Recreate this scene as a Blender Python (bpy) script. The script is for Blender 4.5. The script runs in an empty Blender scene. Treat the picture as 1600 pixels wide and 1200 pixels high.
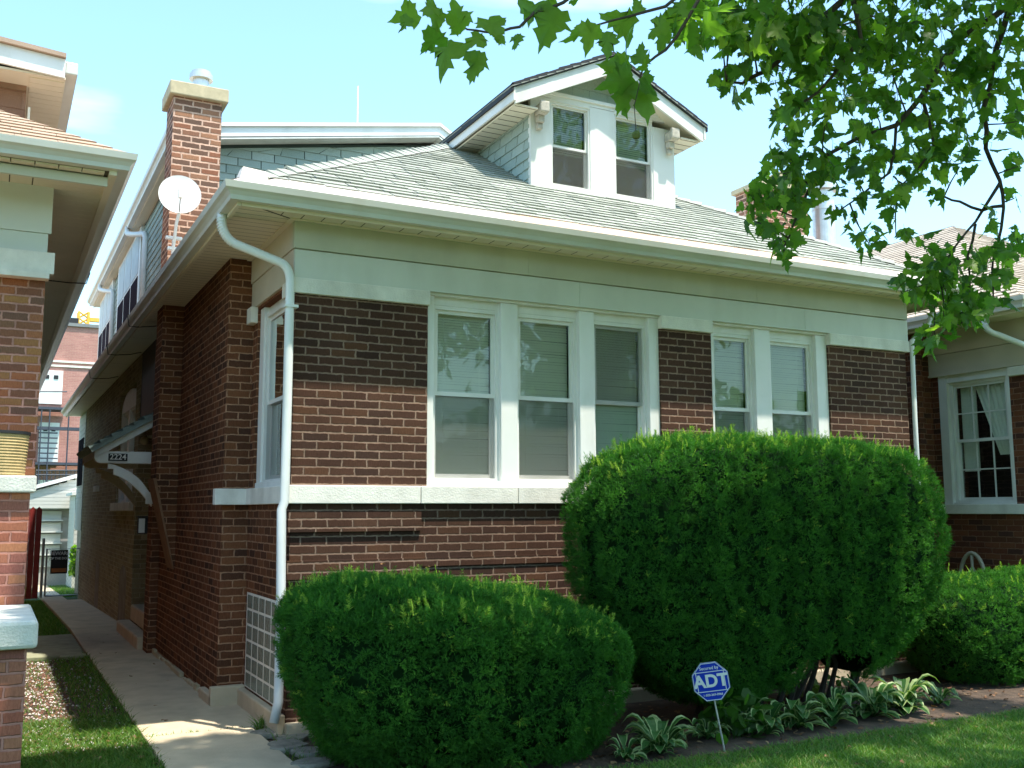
import bpy, math, random
import numpy as np
from mathutils import Vector, Matrix
random.seed(7); rng = np.random.default_rng(7)
sc = bpy.context.scene
# ------------------------------------------------------------------ camera, sky, sun, exposure
CF, CYAW, CPITCH, CROLL = 1563.4, 0.4781, 0.1254, -0.0032
CPOS = Vector((-1.8906, -7.0672, 1.65))
cy_, sy_, cp_, sp_ = math.cos(CYAW), math.sin(CYAW), math.cos(CPITCH), math.sin(CPITCH)
F_ = Vector((sy_*cp_, cy_*cp_, sp_)); R0 = Vector((cy_, -sy_, 0)); U0 = R0.cross(F_)
R_ = math.cos(CROLL)*R0 + math.sin(CROLL)*U0; U_ = -math.sin(CROLL)*R0 + math.cos(CROLL)*U0
cd = bpy.data.cameras.new("camera"); cam = bpy.data.objects.new("camera", cd); sc.collection.objects.link(cam)
cam.matrix_world = Matrix(((R_.x, U_.x, -F_.x, CPOS.x), (R_.y, U_.y, -F_.y, CPOS.y), (R_.z, U_.z, -F_.z, CPOS.z), (0, 0, 0, 1)))
cd.sensor_width = 36; cd.lens = 36*CF/1600; cd.clip_start = .05; cd.clip_end = 3000
sc.camera = cam
SUN = Vector((.18, -.32, 1)).normalized()
el = math.asin(SUN.z); az = math.atan2(SUN.x, SUN.y)
w = bpy.data.worlds.new("World"); sc.world = w; w.use_nodes = True
nt = w.node_tree; nt.nodes.clear()
N = nt.nodes.new; Lk = nt.links.new
sky = N('ShaderNodeTexSky'); sky.sky_type = 'NISHITA'; sky.sun_disc = False; sky.sun_elevation = el; sky.sun_rotation = az
sky.air_density = 1.0; sky.dust_density = 1.0; sky.ozone_density = 1.0
hs = N('ShaderNodeMix'); hs.data_type = 'RGBA'; hs.blend_type = 'MULTIPLY'; hs.inputs[0].default_value = 1; hs.inputs[7].default_value = (.84, 1.0, .94, 1)
tc = N('ShaderNodeTexCoord'); mp = N('ShaderNodeMapping'); mp.inputs['Scale'].default_value = (1.2, 1.2, 5)
nz = N('ShaderNodeTexNoise'); nz.inputs['Scale'].default_value = 1.6; nz.inputs['Detail'].default_value = 6
cr = N('ShaderNodeValToRGB'); cr.color_ramp.elements[0].position = .6; cr.color_ramp.elements[1].position = .85
cr.color_ramp.elements[1].color = (.4, .4, .4, 1)
mx = N('ShaderNodeMix'); mx.data_type = 'RGBA'; mx.inputs[7].default_value = (9, 9.6, 9.8, 1)
bg = N('ShaderNodeBackground'); bg.inputs[1].default_value = .15; wo = N('ShaderNodeOutputWorld')
Lk(tc.outputs['Generated'], mp.inputs[0]); Lk(mp.outputs[0], nz.inputs[0]); Lk(nz.outputs[0], cr.inputs[0])
Lk(sky.outputs[0], hs.inputs[6]); Lk(hs.outputs[2], mx.inputs[6]); Lk(cr.outputs[0], mx.inputs[0]); Lk(mx.outputs[2], bg.inputs[0]); Lk(bg.outputs[0], wo.inputs[0])
sl = bpy.data.lights.new("sun", 'SUN'); sl.energy = 2.6; sl.angle = math.radians(.9); sl.color = (1, .94, .83)
so = bpy.data.objects.new("sun", sl); sc.collection.objects.link(so); so.rotation_euler = SUN.to_track_quat('Z', 'Y').to_euler()
sc.view_settings.view_transform = 'Standard'; sc.view_settings.look = 'None'; sc.view_settings.exposure = 1.66; sc.view_settings.gamma = 1
sc.cycles.max_bounces = 8; sc.cycles.transparent_max_bounces = 16; sc.cycles.use_denoising = True
sc.cycles.caustics_reflective = False; sc.cycles.caustics_refractive = False

# ------------------------------------------------------------------ helpers
def ray(px, py): return F_ + R_*((px-800)/CF) - U_*((py-600)/CF)
def zg(y): return .1 - .0275*max(0, y-8)
def tag(o, label=None, cat=None, group=None, kind=None):
    if label: o['label'] = label
    if cat: o['category'] = cat
    if group: o['group'] = group
    if kind: o['kind'] = kind
    return o
def empty(name, loc, label, cat, group=None):
    o = bpy.data.objects.new(name, None); o.empty_display_size = .1; sc.collection.objects.link(o); o.location = loc
    return tag(o, label, cat, group)
def wloc(o):
    v = Vector((0, 0, 0))
    while o: v = v + o.location; o = o.parent
    return v
def link(name, me, parent=None, loc=None):
    o = bpy.data.objects.new(name, me); sc.collection.objects.link(o)
    if parent:
        o.parent = parent
        base = wloc(parent); me.transform(Matrix.Translation(-base))
    elif loc is not None:
        me.transform(Matrix.Translation(-Vector(loc))); o.location = loc
    return o
class MB:
    def __init__(s): s.v = []; s.f = []; s.m = []; s.mats = []
    def mi(s, m):
        if m not in s.mats: s.mats.append(m)
        return s.mats.index(m)
    def face(s, pts, m=None):
        b = len(s.v); s.v += [tuple(p) for p in pts]; s.f.append(tuple(range(b, b+len(pts)))); s.m.append(s.mi(m) if m else 0); return s
    def hexa(s, p, m=None):  # p: 8 points, bottom 4 ccw, top 4 ccw
        b = len(s.v); s.v += [tuple(q) for q in p]; k = s.mi(m) if m else 0
        for f in ((0, 3, 2, 1), (4, 5, 6, 7), (0, 1, 5, 4), (1, 2, 6, 5), (2, 3, 7, 6), (3, 0, 4, 7)):
            s.f.append(tuple(b+i for i in f)); s.m.append(k)
        return s
    def box(s, x0, x1, y0, y1, z0, z1, m=None):
        x0, x1 = min(x0, x1), max(x0, x1); y0, y1 = min(y0, y1), max(y0, y1)
        return s.hexa([(x0, y0, z0), (x1, y0, z0), (x1, y1, z0), (x0, y1, z0), (x0, y0, z1), (x1, y0, z1), (x1, y1, z1), (x0, y1, z1)], m)
    def lb(s, fr, u0, u1, n0, n1, z0, z1, m=None):  # box in a wall frame: fr=(origin, U, N); n grows outwards
        O, U, Nn = fr; P = lambda u, n, z: O + U*u + Nn*n + Vector((0, 0, z))
        a = [P(u0, n1, z0), P(u1, n1, z0), P(u1, n0, z0), P(u0, n0, z0)]; b = [P(u0, n1, z1), P(u1, n1, z1), P(u1, n0, z1), P(u0, n0, z1)]
        return s.hexa(a+b, m)
    def prism(s, prof, d, m=None):  # prof: list of Vector, extruded by d
        d = Vector(d); n = len(prof); b = len(s.v); s.v += [tuple(p) for p in prof] + [tuple(Vector(p)+d) for p in prof]; k = s.mi(m) if m else 0
        s.f.append(tuple(b+i for i in range(n))[::-1]); s.f.append(tuple(b+n+i for i in range(n))); s.m += [k, k]
        for i in range(n):
            j = (i+1) % n; s.f.append((b+i, b+j, b+n+j, b+n+i)); s.m.append(k)
        return s
    def tube(s, pts, r, n=8, m=None, caps=True, sq=False):
        pts = [Vector(p) for p in pts]; k = s.mi(m) if m else 0; rs = r if isinstance(r, (list, tuple)) else [r]*len(pts); b = len(s.v)
        up = Vector((0, 0, 1)); prev = None
        for i, p in enumerate(pts):
            d = (pts[min(i+1, len(pts)-1)] - pts[max(i-1, 0)]).normalized()
            if prev is None: a = d.cross(up) if abs(d.z) < .95 else d.cross(Vector((0, 1, 0))); a.normalize()
            else: a = (prev - d*prev.dot(d)).normalized()
            prev = a; c2 = d.cross(a)
            for q in range(n):
                t = 2*math.pi*(q+(.5 if sq else 0))/n; s.v.append(tuple(p + (a*math.cos(t)+c2*math.sin(t))*rs[i]*(1.3 if sq else 1)))
        for i in range(len(pts)-1):
            for q in range(n):
                q2 = (q+1) % n; s.f.append((b+i*n+q, b+i*n+q2, b+(i+1)*n+q2, b+(i+1)*n+q)); s.m.append(k)
        if caps:
            s.f.append(tuple(b+q for q in range(n))[::-1]); s.f.append(tuple(b+(len(pts)-1)*n+q for q in range(n))); s.m += [k, k]
        return s
    def cyl(s, c, r, h, n=24, m=None): c = Vector(c); return s.tube([c, c+Vector((0, 0, h))], r, n, m)
    def build(s, name, mat, parent=None, loc=None, smooth=False, bevel=0):
        me = bpy.data.meshes.new(name); me.from_pydata(s.v, [], s.f)
        if s.mats:
            for mm in s.mats: me.materials.append(mm)
            me.polygons.foreach_set('material_index', s.m)
        else: me.materials.append(mat)
        if smooth: me.polygons.foreach_set('use_smooth', [True]*len(me.polygons))
        o = link(name, me, parent, loc)
        if bevel:
            bm = o.modifiers.new('bevel', 'BEVEL'); bm.width = bevel; bm.segments = 2; bm.limit_method = 'ANGLE'
        return o
def npmesh(name, V, Fc, mats, tint=None, mi=None, smooth=False):
    """V (n,3), Fc (m,k) constant k"""
    me = bpy.data.meshes.new(name); k = Fc.shape[1]
    me.vertices.add(len(V)); me.vertices.foreach_set('co', V.astype(np.float32).ravel())
    me.loops.add(Fc.size); me.loops.foreach_set('vertex_index', Fc.astype(np.int32).ravel())
    me.polygons.add(len(Fc)); me.polygons.foreach_set('loop_start', np.arange(0, Fc.size, k, dtype=np.int32))
    for m in mats: me.materials.append(m)
    if mi is not None: me.polygons.foreach_set('material_index', mi.astype(np.int32))
    if smooth: me.polygons.foreach_set('use_smooth', np.ones(len(Fc), dtype=bool))
    me.update(calc_edges=True)
    if tint is not None:
        a = me.attributes.new('tint', 'FLOAT', 'POINT'); a.data.foreach_set('value', tint.astype(np.float32))
    return me

# ------------------------------------------------------------------ materials
def newmat(name):
    m = bpy.data.materials.new(name); m.use_nodes = True; t = m.node_tree; b = t.nodes['Principled BSDF']; return m, t, b
def nd(t, kind, **kw):
    n = t.nodes.new(kind)
    for k, v in kw.items(): setattr(n, k, v)
    return n
def mth(t, op, a, b=None, c=None):
    n = nd(t, 'ShaderNodeMath', operation=op)
    for i, x in enumerate((a, b, c)):
        if x is None: continue
        if isinstance(x, (int, float)): n.inputs[i].default_value = x
        else: t.links.new(x, n.inputs[i])
    return n.outputs[0]
def ramp(t, fac, stops, interp='LINEAR'):
    n = nd(t, 'ShaderNodeValToRGB'); r = n.color_ramp; r.interpolation = interp
    while len(r.elements) < len(stops): r.elements.new(.5)
    for e, (p, c) in zip(r.elements, stops): e.position = p; e.color = (*c, 1)
    t.links.new(fac, n.inputs[0]); return n.outputs[0]
def noise(t, scale, detail=4, vec=None, rough=.55):
    n = nd(t, 'ShaderNodeTexNoise'); n.inputs['Scale'].default_value = scale; n.inputs['Detail'].default_value = detail; n.inputs['Roughness'].default_value = rough
    if vec is not None: t.links.new(vec, n.inputs['Vector'])
    return n.outputs[0]
def mixc(t, fac, a, b, blend='MIX'):
    n = nd(t, 'ShaderNodeMix', data_type='RGBA', blend_type=blend)
    for i, x in ((0, fac), (6, a), (7, b)):
        if isinstance(x, (int, float)): n.inputs[i].default_value = x
        elif isinstance(x, tuple): n.inputs[i].default_value = (*x, 1)
        else: t.links.new(x, n.inputs[i])
    return n.outputs[2]
def pos(t): return nd(t, 'ShaderNodeNewGeometry').outputs['Position']
def scaled(t, v, s):
    n = nd(t, 'ShaderNodeMapping'); n.inputs['Scale'].default_value = s; t.links.new(v, n.inputs[0]); return n.outputs[0]
def bump(t, b, h, dist, strength=1):
    n = nd(t, 'ShaderNodeBump'); n.inputs['Distance'].default_value = dist; n.inputs['Strength'].default_value = strength
    t.links.new(h, n.inputs['Height']); t.links.new(n.outputs[0], b.inputs['Normal'])
def c3(c, k): return tuple(min(1, x*k) for x in c)
def plain(name, col, rough=.5, var=.12, scale=6, metal=0, dirt=None, bmp=0, spec=.4):
    m, t, b = newmat(name); p = pos(t); n1 = noise(t, scale, 5, p)
    base = ramp(t, n1, [(.3, c3(col, 1-var)), (.7, c3(col, 1+var))])
    if dirt:
        n2 = noise(t, 2.3, 6, scaled(t, p, (1, 1, .35))); f = ramp(t, n2, [(.52, (0, 0, 0)), (.78, (.6, .6, .6))]); base = mixc(t, f, base, dirt)
    t.links.new(base, b.inputs['Base Color']); b.inputs['Roughness'].default_value = rough; b.inputs['Metallic'].default_value = metal
    b.inputs['Specular IOR Level'].default_value = spec
    if bmp: bump(t, b, noise(t, scale*9, 4, p), bmp)
    return m
def brick(name, cols, mortar, w=.19, h=.0622, z0=1.84, mt=.010, u0=0., dirty=None, rough=.9, blotch=.25):
    m, t, b = newmat(name); g = nd(t, 'ShaderNodeNewGeometry'); P = g.outputs['Position']
    sp = nd(t, 'ShaderNodeSeparateXYZ'); t.links.new(P, sp.inputs[0]); sn = nd(t, 'ShaderNodeSeparateXYZ'); t.links.new(g.outputs['True Normal'], sn.inputs[0])
    nx = mth(t, 'GREATER_THAN', mth(t, 'ABSOLUTE', sn.outputs[0]), .6)
    u = mth(t, 'ADD', mth(t, 'MULTIPLY', sp.outputs[0], mth(t, 'SUBTRACT', 1, nx)), mth(t, 'MULTIPLY', sp.outputs[1], nx))
    wob = nd(t, 'ShaderNodeTexNoise'); wob.inputs['Scale'].default_value = 28; wob.inputs['Detail'].default_value = 3; t.links.new(P, wob.inputs['Vector'])
    wc = nd(t, 'ShaderNodeSeparateColor'); t.links.new(wob.outputs['Color'], wc.inputs[0])
    u = mth(t, 'ADD', u, mth(t, 'MULTIPLY', mth(t, 'SUBTRACT', wc.outputs[0], .5), .018))
    z = mth(t, 'ADD', sp.outputs[2], mth(t, 'MULTIPLY', mth(t, 'SUBTRACT', wc.outputs[1], .5), .014))
    zr = mth(t, 'DIVIDE', mth(t, 'SUBTRACT', z, z0-20*h), h); row = mth(t, 'FLOOR', zr); fz = mth(t, 'FRACT', zr)
    wr = nd(t, 'ShaderNodeTexWhiteNoise', noise_dimensions='1D'); t.links.new(row, wr.inputs['W'])
    uu = mth(t, 'ADD', mth(t, 'ADD', mth(t, 'DIVIDE', mth(t, 'SUBTRACT', u, u0), w), mth(t, 'MULTIPLY', mth(t, 'MODULO', row, 2), .5)), mth(t, 'MULTIPLY', wr.outputs[0], .12))
    col = mth(t, 'FLOOR', uu); fu = mth(t, 'FRACT', uu)
    cv = nd(t, 'ShaderNodeCombineXYZ'); t.links.new(col, cv.inputs[0]); t.links.new(row, cv.inputs[1]); t.links.new(nx, cv.inputs[2])
    wn = nd(t, 'ShaderNodeTexWhiteNoise', noise_dimensions='3D'); t.links.new(cv.outputs[0], wn.inputs[0])
    bc = ramp(t, wn.outputs[0], [(i/len(cols), c) for i, c in enumerate(cols)], 'CONSTANT')
    bc = mixc(t, .55, bc, ramp(t, wn.outputs[0], [(i/max(1, len(cols)-1), c) for i, c in enumerate(cols)]))
    fine = noise(t, 130, 4, scaled(t, P, (1, 1, .25)), .7); bc = mixc(t, .5, bc, ramp(t, fine, [(.25, (.25, .25, .25)), (.75, (.78, .78, .78))]), 'OVERLAY')
    du = mth(t, 'MULTIPLY', mth(t, 'MINIMUM', fu, mth(t, 'SUBTRACT', 1, fu)), w); dz = mth(t, 'MULTIPLY', mth(t, 'MINIMUM', fz, mth(t, 'SUBTRACT', 1, fz)), h)
    d = mth(t, 'MINIMUM', du, dz)
    mr = nd(t, 'ShaderNodeMapRange'); mr.inputs[1].default_value = mt*.38; mr.inputs[2].default_value = mt*.66; t.links.new(d, mr.inputs[0]); msk = mr.outputs[0]
    mc = ramp(t, noise(t, 14, 5, P), [(.3, c3(mortar, .72)), (.7, c3(mortar, 1.2))])
    out = mixc(t, msk, mc, bc)
    big = noise(t, 1.1, 4, P); out = mixc(t, blotch, out, ramp(t, big, [(.3, (.3, .3, .3)), (.7, (.7, .7, .7))]), 'OVERLAY')
    if dirty: out = mixc(t, ramp(t, noise(t, 1.7, 6, P), [(.45, (0, 0, 0)), (.75, (.7, .7, .7))]), out, dirty)
    t.links.new(out, b.inputs['Base Color']); b.inputs['Roughness'].default_value = rough; b.inputs['Specular IOR Level'].default_value = .1
    bump(t, b, mth(t, 'ADD', msk, mth(t, 'MULTIPLY', fine, .35)), .006)
    return m
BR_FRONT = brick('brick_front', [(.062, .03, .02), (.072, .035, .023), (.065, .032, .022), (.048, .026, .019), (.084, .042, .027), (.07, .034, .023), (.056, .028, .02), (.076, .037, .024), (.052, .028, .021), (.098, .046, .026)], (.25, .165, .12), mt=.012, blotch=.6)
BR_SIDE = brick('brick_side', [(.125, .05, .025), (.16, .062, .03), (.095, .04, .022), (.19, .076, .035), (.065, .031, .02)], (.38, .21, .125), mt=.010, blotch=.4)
BR_CHIM = brick('brick_chimney', [(.24, .1, .06), (.3, .14, .085), (.13, .08, .06), (.34, .17, .1), (.19, .1, .07)], (.62, .4, .3), h=.066, mt=.017)
BR_BACK = brick('brick_back', [(.37, .3, .17), (.32, .25, .14), (.24, .19, .11), (.42, .34, .2)], (.5, .43, .29), dirty=(.3, .24, .14))
BR_LEFT = brick('brick_left', [(.33, .12, .06), (.33, .14, .07), (.2, .09, .06), (.34, .17, .07), (.14, .08, .065)], (.5, .27, .21), w=.175, mt=.013, u0=-.05)
BR_PORCH = brick('brick_porch', [(.3, .1, .065), (.33, .13, .08), (.22, .085, .07), (.35, .15, .08), (.26, .09, .06)], (.4, .19, .15), w=.2, mt=.012, z0=.97, u0=.03)
BR_RIGHT = brick('brick_right', [(.14, .045, .026), (.17, .06, .03), (.08, .035, .026), (.12, .045, .025), (.2, .07, .035)], (.26, .13, .085), mt=.009)
BR_APT = brick('brick_apartment', [(.42, .2, .17), (.46, .23, .19), (.4, .19, .16)], (.5, .3, .26), w=.26, h=.09, mt=.012)
WHITE = plain('white_paint', (.79, .78, .74), .45, .04, 3, dirt=(.5, .48, .4))
WHITE2 = plain('white_weathered', (.72, .71, .66), .6, .08, 8, dirt=(.42, .37, .3), bmp=.002)
STONE = plain('painted_stone', (.76, .73, .65), .75, .09, 9, dirt=(.4, .36, .28), bmp=.003)
STONE_C = plain('limestone', (.5, .42, .27), .85, .14, 12, dirt=(.3, .27, .2), bmp=.004)
STONE_L = plain('porch_limestone', (.6, .59, .53), .85, .1, 9, dirt=(.36, .34, .28), bmp=.004)
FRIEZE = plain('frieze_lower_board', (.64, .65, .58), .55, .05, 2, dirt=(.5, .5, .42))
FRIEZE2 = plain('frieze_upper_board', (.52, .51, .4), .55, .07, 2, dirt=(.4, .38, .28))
FRIEZE_S = plain('frieze_side_board', (.6, .54, .43), .6, .06, 3)
SOFFIT = plain('soffit_vinyl', (.74, .67, .53), .6, .05, 2)
SOFFIT_DK = plain('soffit_gap', (.1, .085, .06), .8, .1, 4)
GUTTER = plain('gutter_enamel', (.64, .64, .59), .35, .05, 3, dirt=(.55, .5, .42))
FLASH = plain('drip_flashing', (.72, .63, .55), .5, .06, 1.2, dirt=(.55, .38, .27))
FLASH2 = plain('copper_tinted_flashing', (.6, .42, .32), .5, .1, 1.2, dirt=(.62, .52, .44))
FLASH = plain('pale_flashing', (.66, .59, .55), .5, .05, 1.2, dirt=(.6, .5, .42))
PIPE = plain('downspout_enamel', (.75, .76, .74), .45, .05, 5, dirt=(.6, .58, .5))
SID = plain('green_grey_shingle', (.235, .31, .28), .75, .16, 4, dirt=(.3, .36, .33), bmp=.002)
SID2 = plain('pale_vinyl_siding', (.5, .53, .52), .6, .05, 3)
BLACK = plain('black_edge', (.02, .02, .022), .6, .2, 10)
DARKWOOD = plain('dark_brown_door', (.035, .017, .012), .5, .3, 6)
DARKROOM = plain('dark_room', (.03, .03, .028), .9, .2, 2)  # near-black paint stands in for the unlit rooms behind the panes
BLIND = plain('blind_slats', (.88, .9, .78), .5, .04, 2)
CONC = plain('concrete', (.56, .46, .32), .9, .12, 5, dirt=(.28, .25, .19), bmp=.003)
CONC2 = plain('old_concrete', (.3, .3, .2), .9, .2, 6, dirt=(.15, .17, .08), bmp=.004)
METAL = plain('galvanized', (.66, .66, .65), .38, .12, 8, metal=.6)
GALV = plain('grey_steel', (.35, .36, .37), .45, .1, 8, metal=.7)
DISHW = plain('dish_white', (.82, .82, .8), .35, .02, 3)
WIRE = plain('black_cable', (.012, .012, .012), .5, .1, 9)
REDWOOD = plain('red_fence_paint', (.26, .03, .026), .6, .2, 7)
BARK = plain('bark', (.06, .05, .038), .9, .3, 14, bmp=.004)
STEM = plain('stem', (.06, .05, .03), .8, .3, 14)
def shingle(name, cols, bmp=.003):
    m, t, b = newmat(name); P = pos(t); at = nd(t, 'ShaderNodeAttribute', attribute_name='tint')
    base = ramp(t, at.outputs['Fac'], [(i/(len(cols)-1), c) for i, c in enumerate(cols)])
    g = noise(t, 180, 3, P, .7); base = mixc(t, .45, base, ramp(t, g, [(.3, (.3, .3, .3)), (.7, (.72, .72, .72))]), 'OVERLAY')
    st = noise(t, 1.6, 5, P); base = mixc(t, .3, base, ramp(t, st, [(.3, (.35, .35, .35)), (.7, (.65, .65, .65))]), 'OVERLAY')
    t.links.new(base, b.inputs['Base Color']); b.inputs['Roughness'].default_value = .92; b.inputs['Specular IOR Level'].default_value = .2; bump(t, b, g, bmp); return m
ROOF = shingle('roof_shingles_green', [(.29, .305, .27), (.36, .375, .33), (.32, .335, .3), (.39, .405, .36)])
SIDT = shingle('wall_shingles', [(.3, .37, .33), (.36, .43, .38), (.33, .4, .355), (.4, .47, .42)], .002)
ROOF_L = shingle('roof_shingles_orange', [(.37, .26, .185), (.43, .31, .23), (.4, .28, .2)])
ROOF_R = shingle('roof_shingles_beige', [(.4, .34, .28), (.48, .41, .34), (.44, .37, .31)])
CANOPY = shingle('canopy_shingles', [(.2, .26, .24), (.26, .33, .31), (.23, .29, .27)])
def glass(name, refl=.9, tintc=(.9, .95, .92)):
    m = bpy.data.materials.new(name); m.use_nodes = True; t = m.node_tree; t.nodes.clear()
    o = nd(t, 'ShaderNodeOutputMaterial'); tr = nd(t, 'ShaderNodeBsdfTransparent'); tr.inputs[0].default_value = (*tintc, 1)
    gl = nd(t, 'ShaderNodeBsdfGlossy'); gl.inputs['Roughness'].default_value = .02; gl.inputs[0].default_value = (.95, 1, .97, 1)
    fr = nd(t, 'ShaderNodeFresnel'); fr.inputs[0].default_value = 1.55; f = mth(t, 'MULTIPLY', fr.outputs[0], 1.0*refl)
    n = noise(t, 2.5, 2, pos(t)); bp = nd(t, 'ShaderNodeBump'); bp.inputs['Distance'].default_value = .004; t.links.new(n, bp.inputs['Height']); t.links.new(bp.outputs[0], gl.inputs['Normal'])
    mxx = nd(t, 'ShaderNodeMixShader'); t.links.new(f, mxx.inputs[0]); t.links.new(tr.outputs[0], mxx.inputs[1]); t.links.new(gl.outputs[0], mxx.inputs[2]); t.links.new(mxx.outputs[0], o.inputs[0])
    return m
GLASS = glass('window_glass')
def screenmat():
    m = bpy.data.materials.new('insect_screen'); m.use_nodes = True; t = m.node_tree; t.nodes.clear()
    o = nd(t, 'ShaderNodeOutputMaterial'); tr = nd(t, 'ShaderNodeBsdfTransparent'); df = nd(t, 'ShaderNodeBsdfDiffuse'); df.inputs[0].default_value = (.17, .17, .155, 1)
    mxx = nd(t, 'ShaderNodeMixShader'); mxx.inputs[0].default_value = .38; t.links.new(tr.outputs[0], mxx.inputs[1]); t.links.new(df.outputs[0], mxx.inputs[2]); t.links.new(mxx.outputs[0], o.inputs[0]); return m
SCREEN = screenmat()
def leafmat(name, stops, trans=.35, rough=.45, tscale=1.6, spec=.3):
    m, t, b = newmat(name); at = nd(t, 'ShaderNodeAttribute', attribute_name='tint'); P = pos(t)
    c = ramp(t, at.outputs['Fac'], stops); n = noise(t, 30, 3, P); c = mixc(t, .25, c, ramp(t, n, [(.3, (.35, .35, .35)), (.7, (.65, .65, .65))]), 'OVERLAY')
    t.links.new(c, b.inputs['Base Color']); b.inputs['Roughness'].default_value = rough; b.inputs['Specular IOR Level'].default_value = spec
    tl = nd(t, 'ShaderNodeBsdfTranslucent'); t.links.new(mixc(t, 1., c, (1.2*tscale, 1.5*tscale, .5*tscale), 'MULTIPLY'), tl.inputs[0])
    mxx = nd(t, 'ShaderNodeMixShader'); mxx.inputs[0].default_value = trans; o = [x for x in t.nodes if x.type == 'OUTPUT_MATERIAL'][0]
    t.links.new(b.outputs[0], mxx.inputs[1]); t.links.new(tl.outputs[0], mxx.inputs[2]); t.links.new(mxx.outputs[0], o.inputs[0]); return m
YEW = leafmat('yew_needles', [(0, (.018, .072, .013)), (.6, (.048, .165, .022)), (.88, (.09, .24, .03)), (1, (.24, .36, .05))], .28, .6, spec=.12)
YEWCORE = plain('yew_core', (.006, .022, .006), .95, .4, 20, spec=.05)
LEAF = leafmat('sycamore_leaf', [(0, (.045, .11, .02)), (.55, (.085, .175, .028)), (1, (.18, .27, .045))], .55, .4)
LEAFD = leafmat('dead_leaf', [(0, (.35, .15, .07)), (1, (.45, .22, .1))], .2, .7, .7)
GRASS = leafmat('grass_blade', [(0, (.05, .12, .02)), (.7, (.11, .23, .035)), (.92, (.18, .24, .05)), (1, (.3, .22, .1))], .3, .5)
HOSTA_G = leafmat('hosta_green', [(0, (.025, .08, .02)), (1, (.05, .13, .03))], .2, .4)
HOSTA_W = leafmat('hosta_cream', [(0, (.22, .3, .12)), (1, (.4, .48, .22))], .25, .4, .8)
def soilmat(name, a, b_, c):
    m, t, b = newmat(name); P = pos(t); n = noise(t, 9, 6, P, .65); base = ramp(t, n, [(.3, a), (.5, b_), (.7, c)])
    t.links.new(base, b.inputs['Base Color']); b.inputs['Roughness'].default_value = .95; bump(t, b, noise(t, 60, 5, P), .01); return m
SOIL = soilmat('bed_soil', (.035, .022, .014), (.07, .045, .03), (.11, .07, .045))
TURF = soilmat('lawn_turf', (.03, .07, .015), (.05, .11, .02), (.09, .12, .035))
ASPH = soilmat('asphalt', (.045, .045, .045), (.055, .055, .055), (.07, .068, .065))

# ------------------------------------------------------------------ tiled shingle surfaces
def tabs(O, U, S, Nn, lims, s0, s1, expo, tw, th=.008, stag=.5, seed=1, jit=.004, gap=.003, jn=.3):
    """rows of overlapping tabs on the plane O+U*u+S*s; lims(s)->(ul,ur). returns V,F,tint"""
    r = random.Random(seed); V = []; Fc = []; T = []; s = s0; k = 0
    while s < s1-1e-4:
        e = min(s+expo, s1); L0, R0_ = lims(s); L1, R1 = lims(e); lo, hi = min(L0, L1), max(R0_, R1)
        u = lo - tw*((k % 2)*stag) - r.random()*tw*jn
        while u < hi:
            w2 = tw*(1+(r.random()-.5)*.12); a, b_ = u+gap/2, u+w2-gap/2; u += w2
            ab, bb = max(a, L0), min(b_, R0_); at_, bt = max(a, L1), min(b_, R1)
            if bb-ab < .004 and bt-at_ < .004: continue
            if bb < ab: ab = bb = (min(max((a+b_)/2, L0), R0_))
            if bt < at_: at_ = bt = (min(max((a+b_)/2, L1), R1))
            dz = -r.random()*jit; t2 = th*(.8+r.random()*.5); q = len(V); P = lambda uu, ss, n: O+U*uu+S*ss+Nn*n
            V += [P(ab, s+dz, 0), P(bb, s+dz, 0), P(ab, s+dz, t2), P(bb, s+dz, t2), P(at_, e+.004, .001), P(bt, e+.004, .001)]
            Fc += [(q+2, q+3, q+5, q+4), (q, q+1, q+3, q+2), (q, q+2, q+4, q+4), (q+1, q+5, q+5, q+3)]; T += [r.random()]*6
        s = e; k += 1
    return V, Fc, T
def tabmesh(name, parts, mat, parent):
    me = bpy.data.meshes.new(name); V = []; Fc = []; T = []
    for (v, f, t) in parts:
        b = len(V); V += [tuple(p) for p in v]; T += t
        for q in f:
            q = [b+i for i in q]; u = []
            for i in q:
                if i not in u: u.append(i)
            Fc.append(tuple(u))
    me.from_pydata(V, [], Fc); me.materials.append(mat); a = me.attributes.new('tint', 'FLOAT', 'POINT'); a.data.foreach_set('value', T)
    return link(name, me, parent)
def tint_of(o, val=None):
    me = o.data; n = len(me.vertices); a = me.attributes.new('tint', 'FLOAT', 'POINT'); a.data.foreach_set('value', [random.random() if val is None else val]*n); return o
X, Y, Z = Vector((1, 0, 0)), Vector((0, 1, 0)), Vector((0, 0, 1))
def sweepL(prof, path, outs, mat, name, parent, closed=False):
    """profile (o,z) swept along path corners; outs = outward xy vector at each corner (mitred)"""
    mb = MB(); n = len(prof)
    for p, o in zip(path, outs):
        for (a, z) in prof: mb.v.append((p[0]+o[0]*a, p[1]+o[1]*a, z))
    for i in range(len(path)-1):
        for q in range(n if closed else n-1):
            q2 = (q+1) % n; mb.f.append((i*n+q, i*n+q2, (i+1)*n+q2, (i+1)*n+q)); mb.m.append(0)
    for i in (0, len(path)-1):
        mb.f.append(tuple(i*n+q for q in range(n))); mb.m.append(0)
    return mb.build(name, mat, parent)
def gutter(parent, path, outs, z1, mat=None, name='gutter'):
    pr = [(0, z1), (0, z1-.115), (.075, z1-.115), (.08, z1-.085), (.098, z1-.06), (.118, z1-.045), (.124, z1-.012), (.126, z1), (.118, z1+.002), (.114, z1-.012), (.108, z1-.05), (.07, z1-.09), (.01, z1-.1), (.006, z1)]
    return sweepL(pr, path, outs, mat or GUTTER, name, parent, True)
def slats_box(mb, fr_fn, a0, a1, step, gap=.008): pass

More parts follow.
